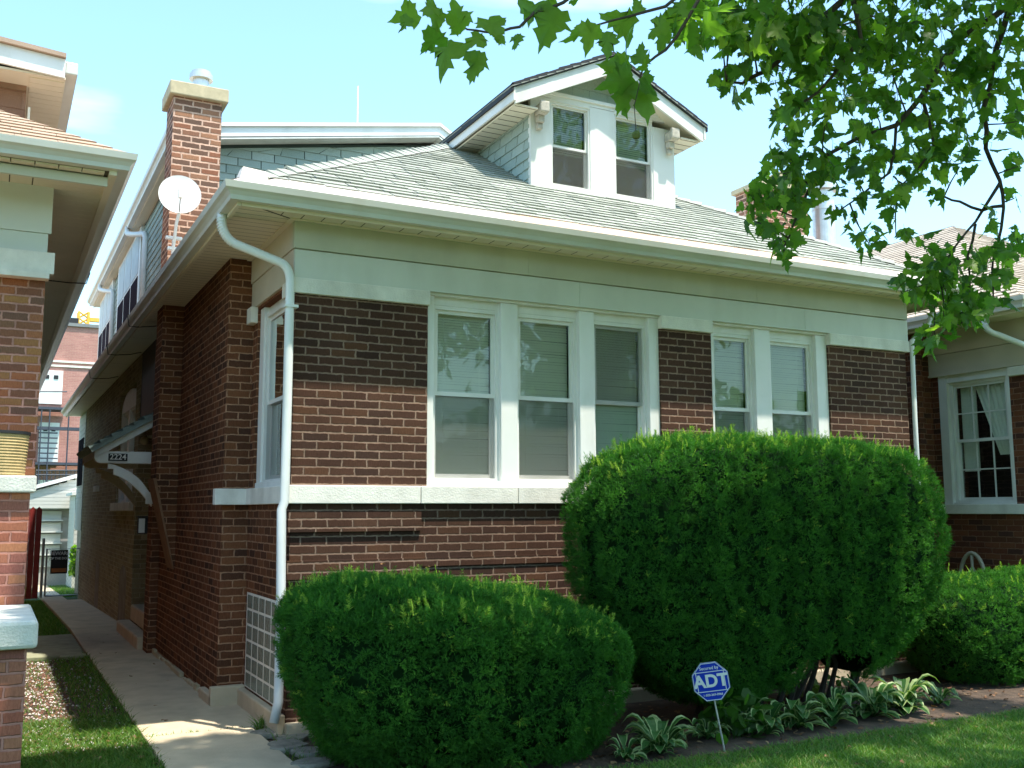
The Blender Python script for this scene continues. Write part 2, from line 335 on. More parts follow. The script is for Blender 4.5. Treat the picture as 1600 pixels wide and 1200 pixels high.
# ------------------------------------------------------------------ windows
def window(par, fr, u0, u1, z0, z1, depth=.05, jamb=.035, rail=None, sash=.03, blind=True, screen=True, grid=None, closed_low=False, mat=None, screen_top=False, blind_low=True, curtain=False):
    mat = mat or WHITE; rail = rail if rail is not None else (z0+z1)/2; d = -depth
    m = MB(); m.lb(fr, u0, u0+jamb, d-.06, d+.012, z0, z1); m.lb(fr, u1-jamb, u1, d-.06, d+.012, z0, z1)
    m.lb(fr, u0+jamb, u1-jamb, d-.06, d+.010, z1-jamb, z1); m.lb(fr, u0+jamb, u1-jamb, d-.06, d+.010, z0, z0+jamb*.7)
    root = m.build('window', mat, par)
    a, b = u0+jamb, u1-jamb; lo, hi = z0+jamb*.7, z1-jamb
    for nm, za, zb, n in (('upper_sash', rail-.02, hi, d-.012), ('lower_sash', lo, rail+.018, d-.038)):
        m = MB(); m.lb(fr, a, a+sash, n-.022, n, za, zb); m.lb(fr, b-sash, b, n-.022, n, za, zb); m.lb(fr, a+sash, b-sash, n-.021, n-.001, zb-sash, zb); m.lb(fr, a+sash, b-sash, n-.021, n-.001, za, za+sash*1.1)
        if grid:
            for i in range(1, grid[0]): uu = a+sash+(b-a-2*sash)*i/grid[0]; m.lb(fr, uu-.007, uu+.007, n-.018, n-.004, za+sash, zb-sash)
            for i in range(1, grid[1]): zz = za+sash+(zb-za-2*sash)*i/grid[1]; m.lb(fr, a+sash, b-sash, n-.017, n-.005, zz-.007, zz+.007)
        m.build(nm, mat, root); m = MB(); O, U, Nn = fr; P = lambda u, z: O+U*u+Nn*(n-.012)+Z*z
        m.face([P(a+sash, za+sash), P(b-sash, za+sash), P(b-sash, zb-sash), P(a+sash, zb-sash)]); m.build('pane', GLASS, root)
    O, U, Nn = fr
    if screen:
        P = lambda u, z: O+U*u+Nn*(d-.006)+Z*z; zs = (rail-.02, hi) if screen_top else (lo, rail-.02)
        m = MB(); m.face([P(a+.005, zs[0]), P(b-.005, zs[0]), P(b-.005, zs[1]), P(a+.005, zs[1])]); m.build('insect_screen', SCREEN, root)
    if blind:
        m = MB(); zz = hi-.03; zb_ = lo+.01 if blind_low else rail-.05
        while zz > zb_:
            jb = random.gauss(0, .0009); P = lambda u, n, z: O+U*u+Nn*n+Z*z
            m.face([P(a+.02, d-.068, zz-.0112), P(b-.02, d-.068, zz-.0112+jb), P(b-.02, d-.076, zz+.0108+jb), P(a+.02, d-.076, zz+.0108)]); zz -= .0215
        for q in (.2, .8): uu = a+(b-a)*q; m.lb(fr, uu-.002, uu+.002, d-.074, d-.071, zb_, hi-.02)
        m.lb(fr, a+.015, b-.015, d-.095, d-.07, hi-.028, hi); m.build('blind', BLIND, root)
    if curtain:
        m = MB(); k = 26; rows = []
        for sd_, full in ((0, .66), (1, .3)):
            rows = []
            for r_ in range(9):
                z = hi-(hi-lo)*(.75 if sd_ else .62)*r_/8; wd = (b-a)*(full-(.4*(r_/8) if sd_ == 0 else 0)); rows.append([O+U*((a+.02+wd*i/k) if sd_ == 0 else (b-.02-wd*i/k))+Nn*(d-.11-.012*math.sin(i*1.6))+Z*z for i in range(k+1)])
            for r_ in range(8):
                for i in range(k): m.face([rows[r_][i], rows[r_][i+1], rows[r_+1][i+1], rows[r_+1][i]])
        m.build('curtain', plain('curtain_cloth', (.85, .87, .8), .8, .05, 5), root, smooth=True)
    return root

# ================================================================== MAIN HOUSE
def front_roof_tabs(xl, xr, yf, ze, m_, skip=None, seed=3):
    """front hip plane; eave y=yf from xl to xr, hips at 45 deg"""
    k = math.sqrt(1+m_*m_); S = Vector((0, 1, m_))/k; Nn = Vector((0, -m_, 1))/k; half = (xr-xl)/2; smax = half*k
    return tabs(Vector((xl, yf, ze)), X, S, Nn, lambda s: (s/k, (xr-xl)-s/k), 0, smax, .115, .27, .013, seed=seed, jit=.026, gap=.010, jn=.6)
H = empty('bungalow', (3.1, 8, .1), 'brown brick bungalow with green-grey shingled roof and gabled dormer, behind the clipped yews', 'house')
W = 6.26; ZT = 3.76; M_ = .59
FF = (Vector((0, 0, 0)), X, -Y)            # front frame: u=x, n outward (-y)
FL = (Vector((0, 0, 0)), Y, -X)            # left frame at x=0: u=y, n outward (-x)
# walls
m = MB(); T = .24
O1 = (1.04, 3.23); O2 = (3.79, 5.21)
for a, b, z0, z1 in ((0, O1[0], .1, 3.55), (O1[1], O2[0], 1.70, 3.55), (O2[1], W, 1.70, 3.55), (O1[0], O1[1], .1, 1.70), (O1[1], W, .1, 1.70), (O1[0], O1[1], 3.341, 3.55), (O2[0], O2[1], 3.341, 3.55)):
    m.box(a, b, 0, T, z0, z1)
m.box(W-T, W, T, 15.5, 0, 3.75)
# projecting courses of the corner pier and belt
m.box(-.022, .99, -.024, 0, 1.50, 1.64); m.box(-.022, .99, -.024, 0, 1.17, 1.30); m.box(.99, W, -.012, 0, 1.235, 1.30)
m.box(-.022, 0, 0, .13, 1.50, 1.64); m.box(-.022, 0, 0, .13, 1.17, 1.30)
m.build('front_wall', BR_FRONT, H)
m = MB()   # left side, bay with window at x=0
m.box(0, T, T, 1.31, .1, .26); m.box(0, T, T, .26, .26, 1.0); m.box(0, T, 1.26, 1.31, .26, 1.0); m.box(0, T, T, 1.31, 1.0, 1.70); m.box(0, T, T, .27, 1.7, 3.5); m.box(0, T, 1.16, 1.31, 1.7, 3.5); m.box(0, T, .27, 1.16, 3.31, 3.5)
m.box(-.21, .1, 1.31, 4.62, .1, 3.765)
m.box(-.21, .1, 4.62, 4.75, .1, 3.765)
m.box(-.30, -.211, 4.62, 4.95, .12, 1.9)   # entry pier
# base of the chimney breast tapering back into the wall
m.box(-.2105, -.21, 3.6, 3.7, 1.2, 1.3)
m.box(-.42, -.211, 3.57, 3.98, 1.98, 3.9)
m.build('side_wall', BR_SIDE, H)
m = MB(); m.hexa([(-.215, 3.57, 1.10), (-.21, 3.57, 1.10), (-.21, 3.98, 1.10), (-.215, 3.98, 1.10), (-.42, 3.57, 1.98), (-.21, 3.57, 1.98), (-.21, 3.98, 1.98), (-.42, 3.98, 1.98)]); m.build('tapered_base', BR_SIDE, H)
m = MB(); m.hexa([(-.222, 3.566, 1.07), (-.214, 3.566, 1.07), (-.214, 3.984, 1.07), (-.222, 3.984, 1.07), (-.45, 3.566, 1.98), (-.419, 3.566, 1.98), (-.419, 3.984, 1.98), (-.45, 3.984, 1.98)]); m.build('sloped_facing', plain('cement_parging', (.24, .13, .07), .9, .2, 9), H)
m = MB(); m.box(-.2, .05, 6.95, 7.35, 0, 3.74); m.box(-.2, .05, 7.35, 9.3, 0, 1.68); m.box(-.2, .05, 9.3, 15.5, -.2, 3.74); m.box(-.2, .05, 7.35, 9.3, 3.42, 3.74)
m.build('rear_side_wall', BR_BACK, H)
m = MB(); m.box(-.19, -.02, 4.75, 6.95, 2.75, 3.75); m.box(.1, .16, 4.75, 6.95, 0, 3.7); m.build('dark_panel', DARKWOOD, H)
# arched boarded niches
for (y0, y1, z1) in ((7.55, 8.35, .72), (11.3, 11.95, .66)):
    m = MB(); n = 10; c0 = (y0+y1)/2; r = (y1-y0)/2
    prof = [Vector((-.204, y0, zg(y0)-.02)), Vector((-.204, y1, zg(y0)-.02))] + [Vector((-.204, c0+r*math.cos(math.pi*i/n), z1+r*.45*math.sin(math.pi*i/n))) for i in range(n+1)]
    m.prism(prof, (.05, 0, 0)); m.build('blocked_window', plain('stucco_patch', (.27, .23, .17), .95, .25, 5, dirt=(.5, .47, .42), bmp=.003), H)
# water table and base
m = MB(); m.box(-.01, W+.04, -.07, 0, -.02, .2); m.box(-.06, 0, 0, 1.25, .08, .25); m.box(-.27, -.21, 1.25, 1.75, .08, .2); m.box(-.27, .0, 1.24, 1.31, .08, .27)
m.build('foundation_ledge', CONC, H, bevel=.012)
m = MB(); r = random.Random(4)
y = 1.8
while y < 4.5:
    l = .12+r.random()*.25; m.box(-.235-r.random()*.02, -.21, y, y+l, .08, .13+r.random()*.05); y += l+r.random()*.1
m.build('crumbling_base', STONE_C, H, bevel=.008)
# stone sill course
m = MB()
for a, b in ((-.03, .975), (.98, 1.80), (1.805, 3.0), (3.005, 4.2), (4.205, 5.3), (5.305, W+.03)): m.box(a, b, -.045, .1, 1.70, 1.832)
m.box(-.045, .02, .02, 1.22, 1.70, 1.83); m.box(-.29, .02, 1.22, 1.312, 1.70, 1.83); m.build('sill_course', STONE, H, bevel=.006)
m = MB()
m.box(-.035, .02, -.03, .26, 3.222, 3.335)
for a, b in ((-.035, 1.045), (3.225, 3.79), (5.205, W+.03)): m.box(a, b, -.037, .1, 3.222, 3.335); m.build('lintel_block', STONE, H, bevel=.006); m = MB()
m.box(-.06, .02, 1.17, 1.32, 3.20, 3.335); m.build('lintel_block', STONE, H, bevel=.006)
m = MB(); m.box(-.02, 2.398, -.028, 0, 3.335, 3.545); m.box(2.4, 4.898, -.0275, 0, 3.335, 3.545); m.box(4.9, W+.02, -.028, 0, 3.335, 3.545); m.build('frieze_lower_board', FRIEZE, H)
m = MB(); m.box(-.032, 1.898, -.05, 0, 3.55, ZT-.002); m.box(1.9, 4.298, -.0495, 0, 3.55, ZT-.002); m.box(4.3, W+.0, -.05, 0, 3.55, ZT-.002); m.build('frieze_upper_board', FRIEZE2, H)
m = MB(); m.box(-.022, 0, 0, 1.31, 3.335, 3.55); m.box(-.032, 0, 0, 1.31, 3.555, ZT); m.build('side_frieze_board', FRIEZE_S, H)
# window bands
def band(fr, u0, u1, z0, z1, posts, par, head=.06):
    m = MB(); O, U, Nn = fr
    m.lb(fr, u0, u1, -.14, -.062, z1-head, z1+.03); m.lb(fr, u0, u1, -.06, -.005, z1+.005, z1+.03); m.lb(fr, u0, u1, -.12, -.012, z0, z0+.045)
    for a, b in posts: m.lb(fr, a, b, -.12, -.022, z0+.045, z1+.004)
    return m.build('window_surround', WHITE, par, bevel=.004)
band(FF, O1[0], O1[1], 1.832, 3.31, ((1.04, 1.10), (1.685, 1.835), (2.42, 2.565), (3.125, 3.23)), H)
band(FF, O2[0], O2[1], 1.832, 3.31, ((3.79, 3.83), (4.315, 4.50), (5.07, 5.21)), H)
for i, (a, b) in enumerate(((1.10, 1.685), (1.835, 2.42), (2.565, 3.125), (3.83, 4.315), (4.50, 5.07))):
    window(H, FF, a, b, 1.877, 3.25, .075, .03, 2.56, screen_top=(i == 2))
band(FL, .27, 1.16, 1.83, 3.31, ((.27, .37), (1.03, 1.16)), H)
window(H, FL, .37, 1.03, 1.875, 3.25, .05, .03, 2.52, blind=False)
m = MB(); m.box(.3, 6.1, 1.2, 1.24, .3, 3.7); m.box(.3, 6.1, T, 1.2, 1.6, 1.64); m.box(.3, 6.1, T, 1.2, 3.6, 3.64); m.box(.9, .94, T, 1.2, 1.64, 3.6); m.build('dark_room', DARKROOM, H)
# glass block window
m = MB(); gm, t_, b_ = newmat('glass_block'); b_.inputs['Base Color'].default_value = (.2, .24, .2, 1); b_.inputs['Roughness'].default_value = .18; b_.inputs['Specular IOR Level'].default_value = .7
bump(t_, b_, noise(t_, 22, 3, pos(t_)), .01)
ny, nzz = 5, 6
for i in range(ny):
    for j in range(nzz):
        a = .27+(.98/ny)*i; b = a+.98/ny-.02; z0 = .268+(.73/nzz)*j; m.box(-.004, .06, a, b, z0, z0+.73/nzz-.014)
gb = m.build('glass_block_window', gm, H, bevel=.008)
m = MB(); m.box(-.001, .07, .26, 1.26, .26, 1.0); m.build('mortar', plain('block_mortar', (.75, .72, .64), .9), gb)
# soffits
def soffit_front(par, x0, x1, y0, y1, z, step=.15, mat=SOFFIT, alongx=True):
    m = MB(); m.box(x0, x1, y0, y1, z+.012, z+.02, SOFFIT_DK)
    if alongx:
        a = x0
        while a < x1: b = min(a+step-.009, x1); m.box(a, b, y0, y1, z, z+.0115, mat); a += step
    else:
        a = y0
        while a < y1: b = min(a+step-.007, y1); m.box(x0, x1, a, b, z, z+.0115, mat); a += step
    return m.build('soffit', mat, par)
def mitre_soffit(par):
    m = MB(); s = .1525; z = ZT; m.face([(-.48, -.28, z+.012), (W+.48, -.28, z+.012), (W+.48, 17.2, z+.012), (-.48, 17.2, z+.012)][::-1], SOFFIT_DK)
    a = -.45
    while a < W+.45:   # front strip, mitred at the corners
        b = a+s-.008; f = lambda x: (0. if 0 <= x <= W else (x if x < 0 else W-x)*.6)
        m.face([(a, -.28, z), (b, -.28, z), (b, f(b)-.02, z), (a, f(a)-.02, z)][::-1], SOFFIT); a += s
    y = -.22; s2 = .1
    while y < 4.6:
        b = y+s2-.006; g = lambda q: -.48 + 0; xi = lambda q: (0 if q > 0 else -.0+q*1.7)
        m.face([(-.48, y, z), (xi(y), y, z), (xi(b), b, z), (-.48, b, z)], SOFFIT); y += s2
    y = 4.6
    while y < 17.2: b = min(y+1.2-.008, 17.2); m.face([(-.48, y, z), (.0, y, z), (.0, b, z), (-.48, b, z)], SOFFIT); y += 1.2
    y = -.22
    while y < 17.2: b = y+.3-.008; m.face([(W, y, z), (W+.48, y, z), (W+.48, b, z), (W, b, z)], SOFFIT); y += .3
    # frieze cap strip
    m.box(-.07, W+.03, -.075, -.052, z-.012, z-.001, SOFFIT); m.box(-.075, -.034, -.05, 1.3, z-.012, z-.001, SOFFIT)
    return m.build('soffit', SOFFIT, par)
mitre_soffit(H)
m = MB(); m.box(-.47, W+.47, -.30, -.275, ZT-.03, ZT+.10); m.box(-.5, -.475, -.30, 17.2, ZT-.03, ZT+.10); m.box(W+.475, W+.5, -.30, 17.2, ZT-.03, ZT+.1); m.build('fascia', SOFFIT, H)
gutter(H, [(-.482, 17.2), (-.482, -.285), (W+.482, -.285), (W+.482, 17.2)], [(-1, 0), (-1, -1), (1, -1), (1, 0)], 3.868)
# roof
ze = 3.988; yf = -.20; xl, xr = -.35, 6.53
kk = math.sqrt(1+M_*M_)
m = MB(); half = (xr-xl)/2; zr = ze+M_*half
m.face([(xl, yf, ze-.012), (xr, yf, ze-.012), ((xl+xr)/2, yf+half, zr-.012)])
m.face([(xl, yf, ze-.012), ((xl+xr)/2, yf+half, zr-.012), ((xl+xr)/2, 17.3, zr-.012), (xl, 17.3, ze-.012)])
m.face([(xr, 17.3, ze-.012), ((xl+xr)/2, 17.3, zr-.012), ((xl+xr)/2, yf+half, zr-.012), (xr, yf, ze-.012)])
m.face([(xl, 17.3, ze-.012), ((xl+xr)/2, 17.3, zr-.012), (xr, 17.3, ze-.012)])
roof = tint_of(m.build('roof', plain('roof_underlay', (.12, .13, .11), .95), H), .5)
tabmesh('front_shingles', [front_roof_tabs(xl, xr, yf+.0, ze, M_)], ROOF, roof)
S2 = Vector((1, 0, M_))/kk; N2 = Vector((-M_, 0, 1))/kk
tabmesh('side_shingles', [tabs(Vector((xl, 0, ze)), Y, S2, N2, lambda s: (yf+s/kk, 17.3), 0, .62*kk, .105, .24, .009, seed=5)], ROOF, roof)
hipp = []
for sx, x0 in ((1, xl), (-1, xr)):
    D = Vector((sx, 1, M_)).normalized(); Lh = Vector((sx*half, half, M_*half)).length; s = 0; r = random.Random(8); V = []; Fc = []; Tt = []
    side = Vector((sx, -1, 0)).normalized()
    while s < Lh-.1:
        p0 = Vector((x0, yf, ze))+D*s; p1 = p0+D*.2; q = len(V); h0, h1 = .022+r.random()*.008, .008
        for p, h in ((p0, h0), (p1, h1)):
            for e, dz in ((-.1, -.035), (0, h), (.1, -.035)): V.append(p+side*e+Z*(dz+h*.6))
        Fc += [(q, q+1, q+4, q+3), (q+1, q+2, q+5, q+4)]; q2 = len(V); V += [V[q]-Z*.02, V[q+1]-Z*.02, V[q+2]-Z*.02]; Fc += [(q2, q2+1, q+1, q), (q2+1, q2+2, q+2, q+1)]
        Tt += [r.random()]*9; s += .14
    hipp.append((V, Fc, Tt))
tabmesh('hip_caps', hipp, ROOF, roof)
m = MB(); a = (xl-.11, yf-.12); b = (xr+.11, yf-.12)
segs = [(-.56, 1.6), (1.605, 3.9), (3.905, 5.25), (5.255, W+.47)]
for s0, s1 in segs:
    m.face([(s0, -.389, 3.872), (s1, -.389, 3.872), (s1-(.2 if s1 > W else 0), -.185, 4.004), (s0+(.2 if s0 < 0 else 0), -.185, 4.004)], FLASH2 if 1 < s0 < 5 else FLASH)
m.face([(-.585, -.38, 3.874), (-.36, -.185, 4.003), (-.36, 17.3, 4.003), (-.585, 17.3, 3.874)], FLASH); m.face([(W+.58, -.38, 3.874), (6.54, -.185, 4.003), (6.54, 17.3, 4.003), (W+.58, 17.3, 3.874)][::-1], FLASH)
m.hexa([(-.50, -.34, 3.89), (-.3, -.35, 3.89), (-.3, -.25, 3.93), (-.50, -.20, 3.93), (-.46, -.27, 4.02), (-.3, -.26, 4.01), (-.3, -.2, 4.02), (-.46, -.16, 4.03)], FLASH)
m.build('drip_flashing', FLASH, roof)
# chimney
CH = MB(); CH.box(-.40, .10, 3.57, 4.03, 3.85, 6.02); ch = CH.build('chimney', BR_CHIM, H)
m = MB(); m.box(-.45, .16, 3.51, 4.09, 6.02, 6.17); m.build('chimney_cap', STONE_C, ch, bevel=.012)
m = MB(); m.cyl((-.09, 3.8, 6.17), .085, .2, 28); m.cyl((-.09, 3.8, 6.34), .125, .055, 28); m.cyl((-.09, 3.8, 6.40), .105, .03, 28); m.build('flue_pipe', METAL, ch, smooth=False)
# addition (shed dormer)
XA = -.05; YA = 4.72; zl, zp, xp = 5.87, 6.44, 3.05
par_lim = None
m = MB(); m.prism([Vector((XA, YA, 4.0)), Vector((6.3, YA, 4.0)), Vector((6.3, YA, 4.5)), Vector((xp, YA, zp)), Vector((XA, YA, zl+.07))], (0, 10.6, 0)); SJ = plain('shingle_joint', (.05, .07, .06), .9); m.build('upper_storey', SJ, H)
def ztop(u): return zl+.07+(zp-zl-.07)*(u-XA)/(xp-XA)
pr = tabs(Vector((0, YA-.002, 4.3)), X, Z, -Y, lambda s: (XA if 4.3+s < zl else XA+max(0, (4.3+s-zl))/(.178), 3.2), 0, 2.05, .104, .285, .013, seed=11, jit=.006, gap=.011, jn=.05)
pl = tabs(Vector((XA-.002, 0, 4.1)), Y, Z, -X, lambda s: (YA, 15.3), 0, 1.8, .104, .285, .013, seed=12, jit=.006, gap=.011, jn=.05)
tabmesh('shingle_cladding', [pr, pl], SIDT, H)
m = MB()
def slabx(x0, z0, x1, z1, y0, y1, th, mt): m.hexa([(x0, y0, z0-th), (x1, y0, z1-th), (x1, y1, z1-th), (x0, y1, z0-th), (x0, y0, z0), (x1, y0, z1), (x1, y1, z1), (x0, y1, z0)], mt)
zfl, zfp = 6.07, 6.64
slabx(-.2, zfl+.0, xp, zfp, 4.52, 15.4, .04, WHITE); slabx(xp, zfp, 6.9, zfp-.59*(6.9-xp), 4.52, 15.4, .04, WHITE)
slabx(-.24, zfl-.03, xp, zfp-.01, 4.49, 4.52, .13, WHITE); slabx(xp, zfp-.01, 6.9, zfp-.01-.59*(6.9-xp), 4.49, 4.52, .13, WHITE)
slabx(-.24, zfl+.005, xp, zfp+.02, 4.465, 4.489, .045, WHITE); slabx(xp, zfp+.02, 6.9, zfp+.02-.59*(6.9-xp), 4.465, 4.489, .045, WHITE)
slabx(-.2, zfl-.165, xp, zfp-.145, 4.495, YA-.012, .02, WHITE2); slabx(xp, zfp-.155, 6.9, zfp-.155-.59*(6.9-xp), 4.495, YA-.012, .02, WHITE2)
ar = m.build('upper_roof', WHITE, H)
m = MB(); m.box(-.17, XA, 4.53, 15.4, 5.93, 5.95, SOFFIT); m.box(-.19, -.165, 4.53, 15.4, 5.92, 6.03, SOFFIT); m.build('upper_soffit', SOFFIT, H)
gutter(H, [(-.19, 15.4), (-.19, 4.5)], [(-1, 0), (-1, 0)], 6.06, name='upper_gutter')
FA = (Vector((XA, 0, 0)), Y, -X)
for (a, b, k) in ((8.6, 11.4, 3), (12.55, 14.8, 3)):
    m = MB(); m.lb(FA, a-.12, b+.12, 0, .05, 4.55, 5.93); sd = m.build('window_trim', WHITE, H)
    wd = (b-a)/k
    for i in range(k):
        m = MB(); m.lb(FA, a+i*wd+.06, a+(i+1)*wd-.06, .05, .056, 5.22, 5.85, plain('bright_pane', (.5, .56, .57), .5, spec=.2) if i == 0 and a < 9 else bpy.data.materials['bright_pane'])
        m.build('upper_pane', None, sd); m = MB(); m.lb(FA, a+i*wd+.06, a+(i+1)*wd-.06, .05, .056, 4.62, 5.18); m.build('lower_pane', bpy.data.materials.get('dark_pane') or plain('dark_pane', (.045, .04, .05), .9, spec=0), sd)
def downspout(par, pts, r=.033, mat=PIPE, name='downspout'):
    m = MB(); m.tube(pts, r, 12, sq=False); return m.build(name, mat, par, smooth=True)
for y in (8.0, 12.35):
    downspout(H, [(-.25, y+.9, 5.97), (-.25, y+.85, 5.86), (-.2, y+.55, 5.78), (-.1, y+.05, 5.68), (-.095, y, 5.6), (-.095, y, 4.3)], .04)
def arc(p0, p1, p2, n=6): p0, p1, p2 = map(Vector, (p0, p1, p2)); return [(1-t)**2*p0+2*t*(1-t)*p1+t*t*p2 for t in [i/n for i in range(n+1)]]
ds = downspout(H, arc((-.53, .06, 3.77), (-.545, .05, 3.60), (-.44, .03, 3.545)) + arc((-.13, -.035, 3.43), (-.065, -.05, 3.405), (-.055, -.05, 3.30)) + [(-.055, -.05, 2.4), (-.055, -.045, 1.72), (-.075, -.045, 1.66), (-.06, -.04, .9), (-.065, -.05, .35), (-.1, -.08, .22)], .033)
for z in (3.1, 1.0): m = MB(); m.box(-.096, -.0, -.088, -.012, z, z+.02); m.build('pipe_strap', PIPE, ds)
downspout(H, [(W+.42, -.05, 3.76), (W+.3, -.04, 3.5), (W+.06, -.04, 3.34), (W+.05, -.035, 2.5), (W+.05, -.035, .2)], .024)
m = MB(); ring = arc((-.53, .06, 3.77), (-.56, .05, 3.60), (-.42, .03, 3.53), 14)
for i in range(2, 13): m.tube([ring[i]-(ring[i+1]-ring[i]).normalized()*.003, ring[i]+(ring[i+1]-ring[i]).normalized()*.003], .0365, 12)
m.build('elbow_ribs', PIPE, ds)
# cables strapped over the gutter
for y in (4.9, 7.2, 9.9): m = MB(); m.tube([(-.62, y, 3.87), (-.60, y-.02, 3.74), (-.52, y-.05, 3.73), (-.35, y-.25, 3.72), (-.22, y-.35, 3.745)], .006, 5); m.build('cable', WIRE, H)
# rear enclosed porch
m = MB(); m.box(-.2, .3, 15.5, 17.2, 1.25, 3.74); 
for i in range(22): m.box(-.212, -.2, 15.5, 17.2, 1.27+.112*i, 1.27+.112*i+.1)
m.build('rear_porch', SID2, H); m = MB(); m.box(-.15, .3, 15.6, 17.2, -.3, 1.25); m.build('porch_base', DARKWOOD, H)
for a, b in ((15.75, 16.35), (16.5, 17.05)):
    m = MB(); m.box(-.225, -.213, a, b, 2.2, 3.2); m.build('porch_window', bpy.data.materials['dark_pane'], H)
# side window with arched head
FS = (Vector((-.2, 0, 0)), Y, -X)
m = MB(); n = 10; prof = []
for i in range(n+1): a = math.pi*i/n; prof.append(Vector((-.17, 8.325+.98*math.cos(a), 3.12+.29*math.sin(a))))
m.prism(prof, (.1, 0, 0)); m.lb(FS, 7.35, 7.5, -.1, -.03, 1.78, 3.12); m.lb(FS, 8.25, 8.45, -.1, -.03, 1.78, 3.12); m.lb(FS, 9.15, 9.3, -.1, -.03, 1.78, 3.12); m.build('arched_surround', WHITE, H)
window(H, FS, 7.5, 8.25, 1.78, 3.13, .06, .05, blind=False, screen=False); window(H, FS, 8.45, 9.15, 1.78, 3.13, .06, .05, blind=False, screen=False)
for q in ((-.26, -.1, 7.15, 9.5, 1.66, 1.775), (-.26, -.1, 12.0, 12.5, 2.0, 2.1), (-.27, -.1, 4.96, 5.25, 1.75, 1.88), (-.38, -.20, 4.60, 4.62, 1.73, 1.86)): m = MB(); m.box(*q); m.build('stone_sill', STONE, H, bevel=.004)
m = MB(); m.box(-.02, 0, 4.8, 6.9, 1.6, 3.6); m.box(.04, .08, 5.0, 6.3, .3, 2.35); dr = m.build('side_door', DARKWOOD, H); m = MB(); m.tube([(.03, 5.12, 1.2), (-.03, 5.12, 1.2)], .025, 10); m.build('door_knob', METAL, dr)
m = MB(); m.box(-.36, -.2, 4.97, 7.0, .06, .26); m.box(-.21, .1, 5.0, 6.9, .26, .46); m.build('entry_step', CONC, H, bevel=.02)
# entry canopy
K = MB(); y0, y1 = 4.6, 6.2; rk = []
K.prism([Vector((-.20, y0, 2.74)), Vector((-.92, y0, 2.30)), Vector((-.92, y0, 2.22)), Vector((-.20, y0, 2.66))], (0, y1-y0, 0), WHITE2)
cnp = K.build('entry_canopy', WHITE2, H)
Sx = Vector((.72, 0, .44)); ln = Sx.length; Sx.normalize(); Nc = Vector((-.44, 0, .72)).normalized()
m = MB(); m.prism([Vector((-.2, y0-.035, 2.79)), Vector((-.97, y0-.035, 2.32)), Vector((-.95, y0-.035, 2.283)), Vector((-.2, y0-.035, 2.742))], (0, y1-y0+.07, 0)); tint_of(m.build('roof_deck', CANOPY, cnp), .5)
tabmesh('canopy_shingles', [tabs(Vector((-.97, 0, 2.322)), Y, Sx, Nc, lambda s: (y0-.045, y1+.045), 0, ln+.05, .13, .22, .035, seed=6, jit=.01)], CANOPY, cnp)
def bracket(yb, th, mt):
    m = MB(); m.box(-.86, -.30, yb, yb+th, 2.17, 2.30)
    pts = []
    up = arc((-.78, 0, 2.17), (-.45, 0, 2.10), (-.31, 0, 1.80), 8); lo = arc((-.31, 0, 1.70), (-.5, 0, 1.98), (-.72, 0, 2.05), 8)
    prof = [Vector((p.x, yb+.01, p.z)) for p in up] + [Vector((p.x, yb+.01, p.z)) for p in lo] + [Vector((-.72, yb+.01, 2.11)), Vector((-.78, yb+.01, 2.11))]
    m.prism(prof, (0, th-.02, 0)); m.tube([(-.86, yb+.001, 2.235), (-.86, yb+th-.001, 2.235)], .064, 16); return m.build('bracket', mt, cnp, bevel=.004)
b1 = bracket(4.61, .09, WHITE); bracket(6.0, .09, STONE_C)  # rear bracket's tan colour stands in for its shade
def text(par, s, loc, size, rot, mat, name, extr=.002, align='CENTER', tag_=None, bold=0):
    cu = bpy.data.curves.new(name, 'FONT'); cu.body = s; cu.size = size; cu.extrude = extr; cu.align_x = align; cu.align_y = 'CENTER'; cu.offset = bold
    o = bpy.data.objects.new(name, cu); o.rotation_euler = rot; o.location = loc; sc.collection.objects.link(o); bpy.context.view_layer.update()
    dg = bpy.context.evaluated_depsgraph_get(); me = bpy.data.meshes.new_from_object(o.evaluated_get(dg)); me.transform(o.matrix_basis); bpy.data.objects.remove(o)
    me.materials.clear(); me.materials.append(mat); return link(name, me, par)
m = MB(); m.box(-.78, -.585, 4.598, 4.61, 2.195, 2.275); pq = m.build('number_plaque', BLACK, cnp)
text(pq, '2224', (-.6825, 4.594, 2.236), .085, (math.pi/2, 0, 0), WHITE, 'house_number', .002, bold=.0012)
m = MB(); m.tube([(-.2, 5.3, 2.52), (-.3, 5.3, 2.52)], .02, 8); cl = m.build('porch_light', WHITE2, H)
me = bpy.data.meshes.new('globe'); import bmesh
bm = bmesh.new(); bmesh.ops.create_uvsphere(bm, u_segments=16, v_segments=10, radius=.05); bmesh.ops.translate(bm, vec=(-.33, 5.3, 2.47), verts=bm.verts); bm.to_mesh(me); bm.free(); me.materials.append(STONE_C); link('globe', me, cl)
mbx = empty('mailbox', (-.31, 5.0, 1.4), 'small black mailbox with a white card on the wall beside the side door', 'mailbox')
m = MB(); m.box(-.40, -.22, 4.965, 5.06, 1.40, 1.58); m.build('box', BLACK, mbx, bevel=.008); m = MB(); m.box(-.395, -.33, 4.955, 4.963, 1.41, 1.57); m.build('card', WHITE, mbx); m = MB(); m.box(-.41, -.21, 4.95, 5.07, 1.582, 1.595); m.build('lid', BLACK, mbx)

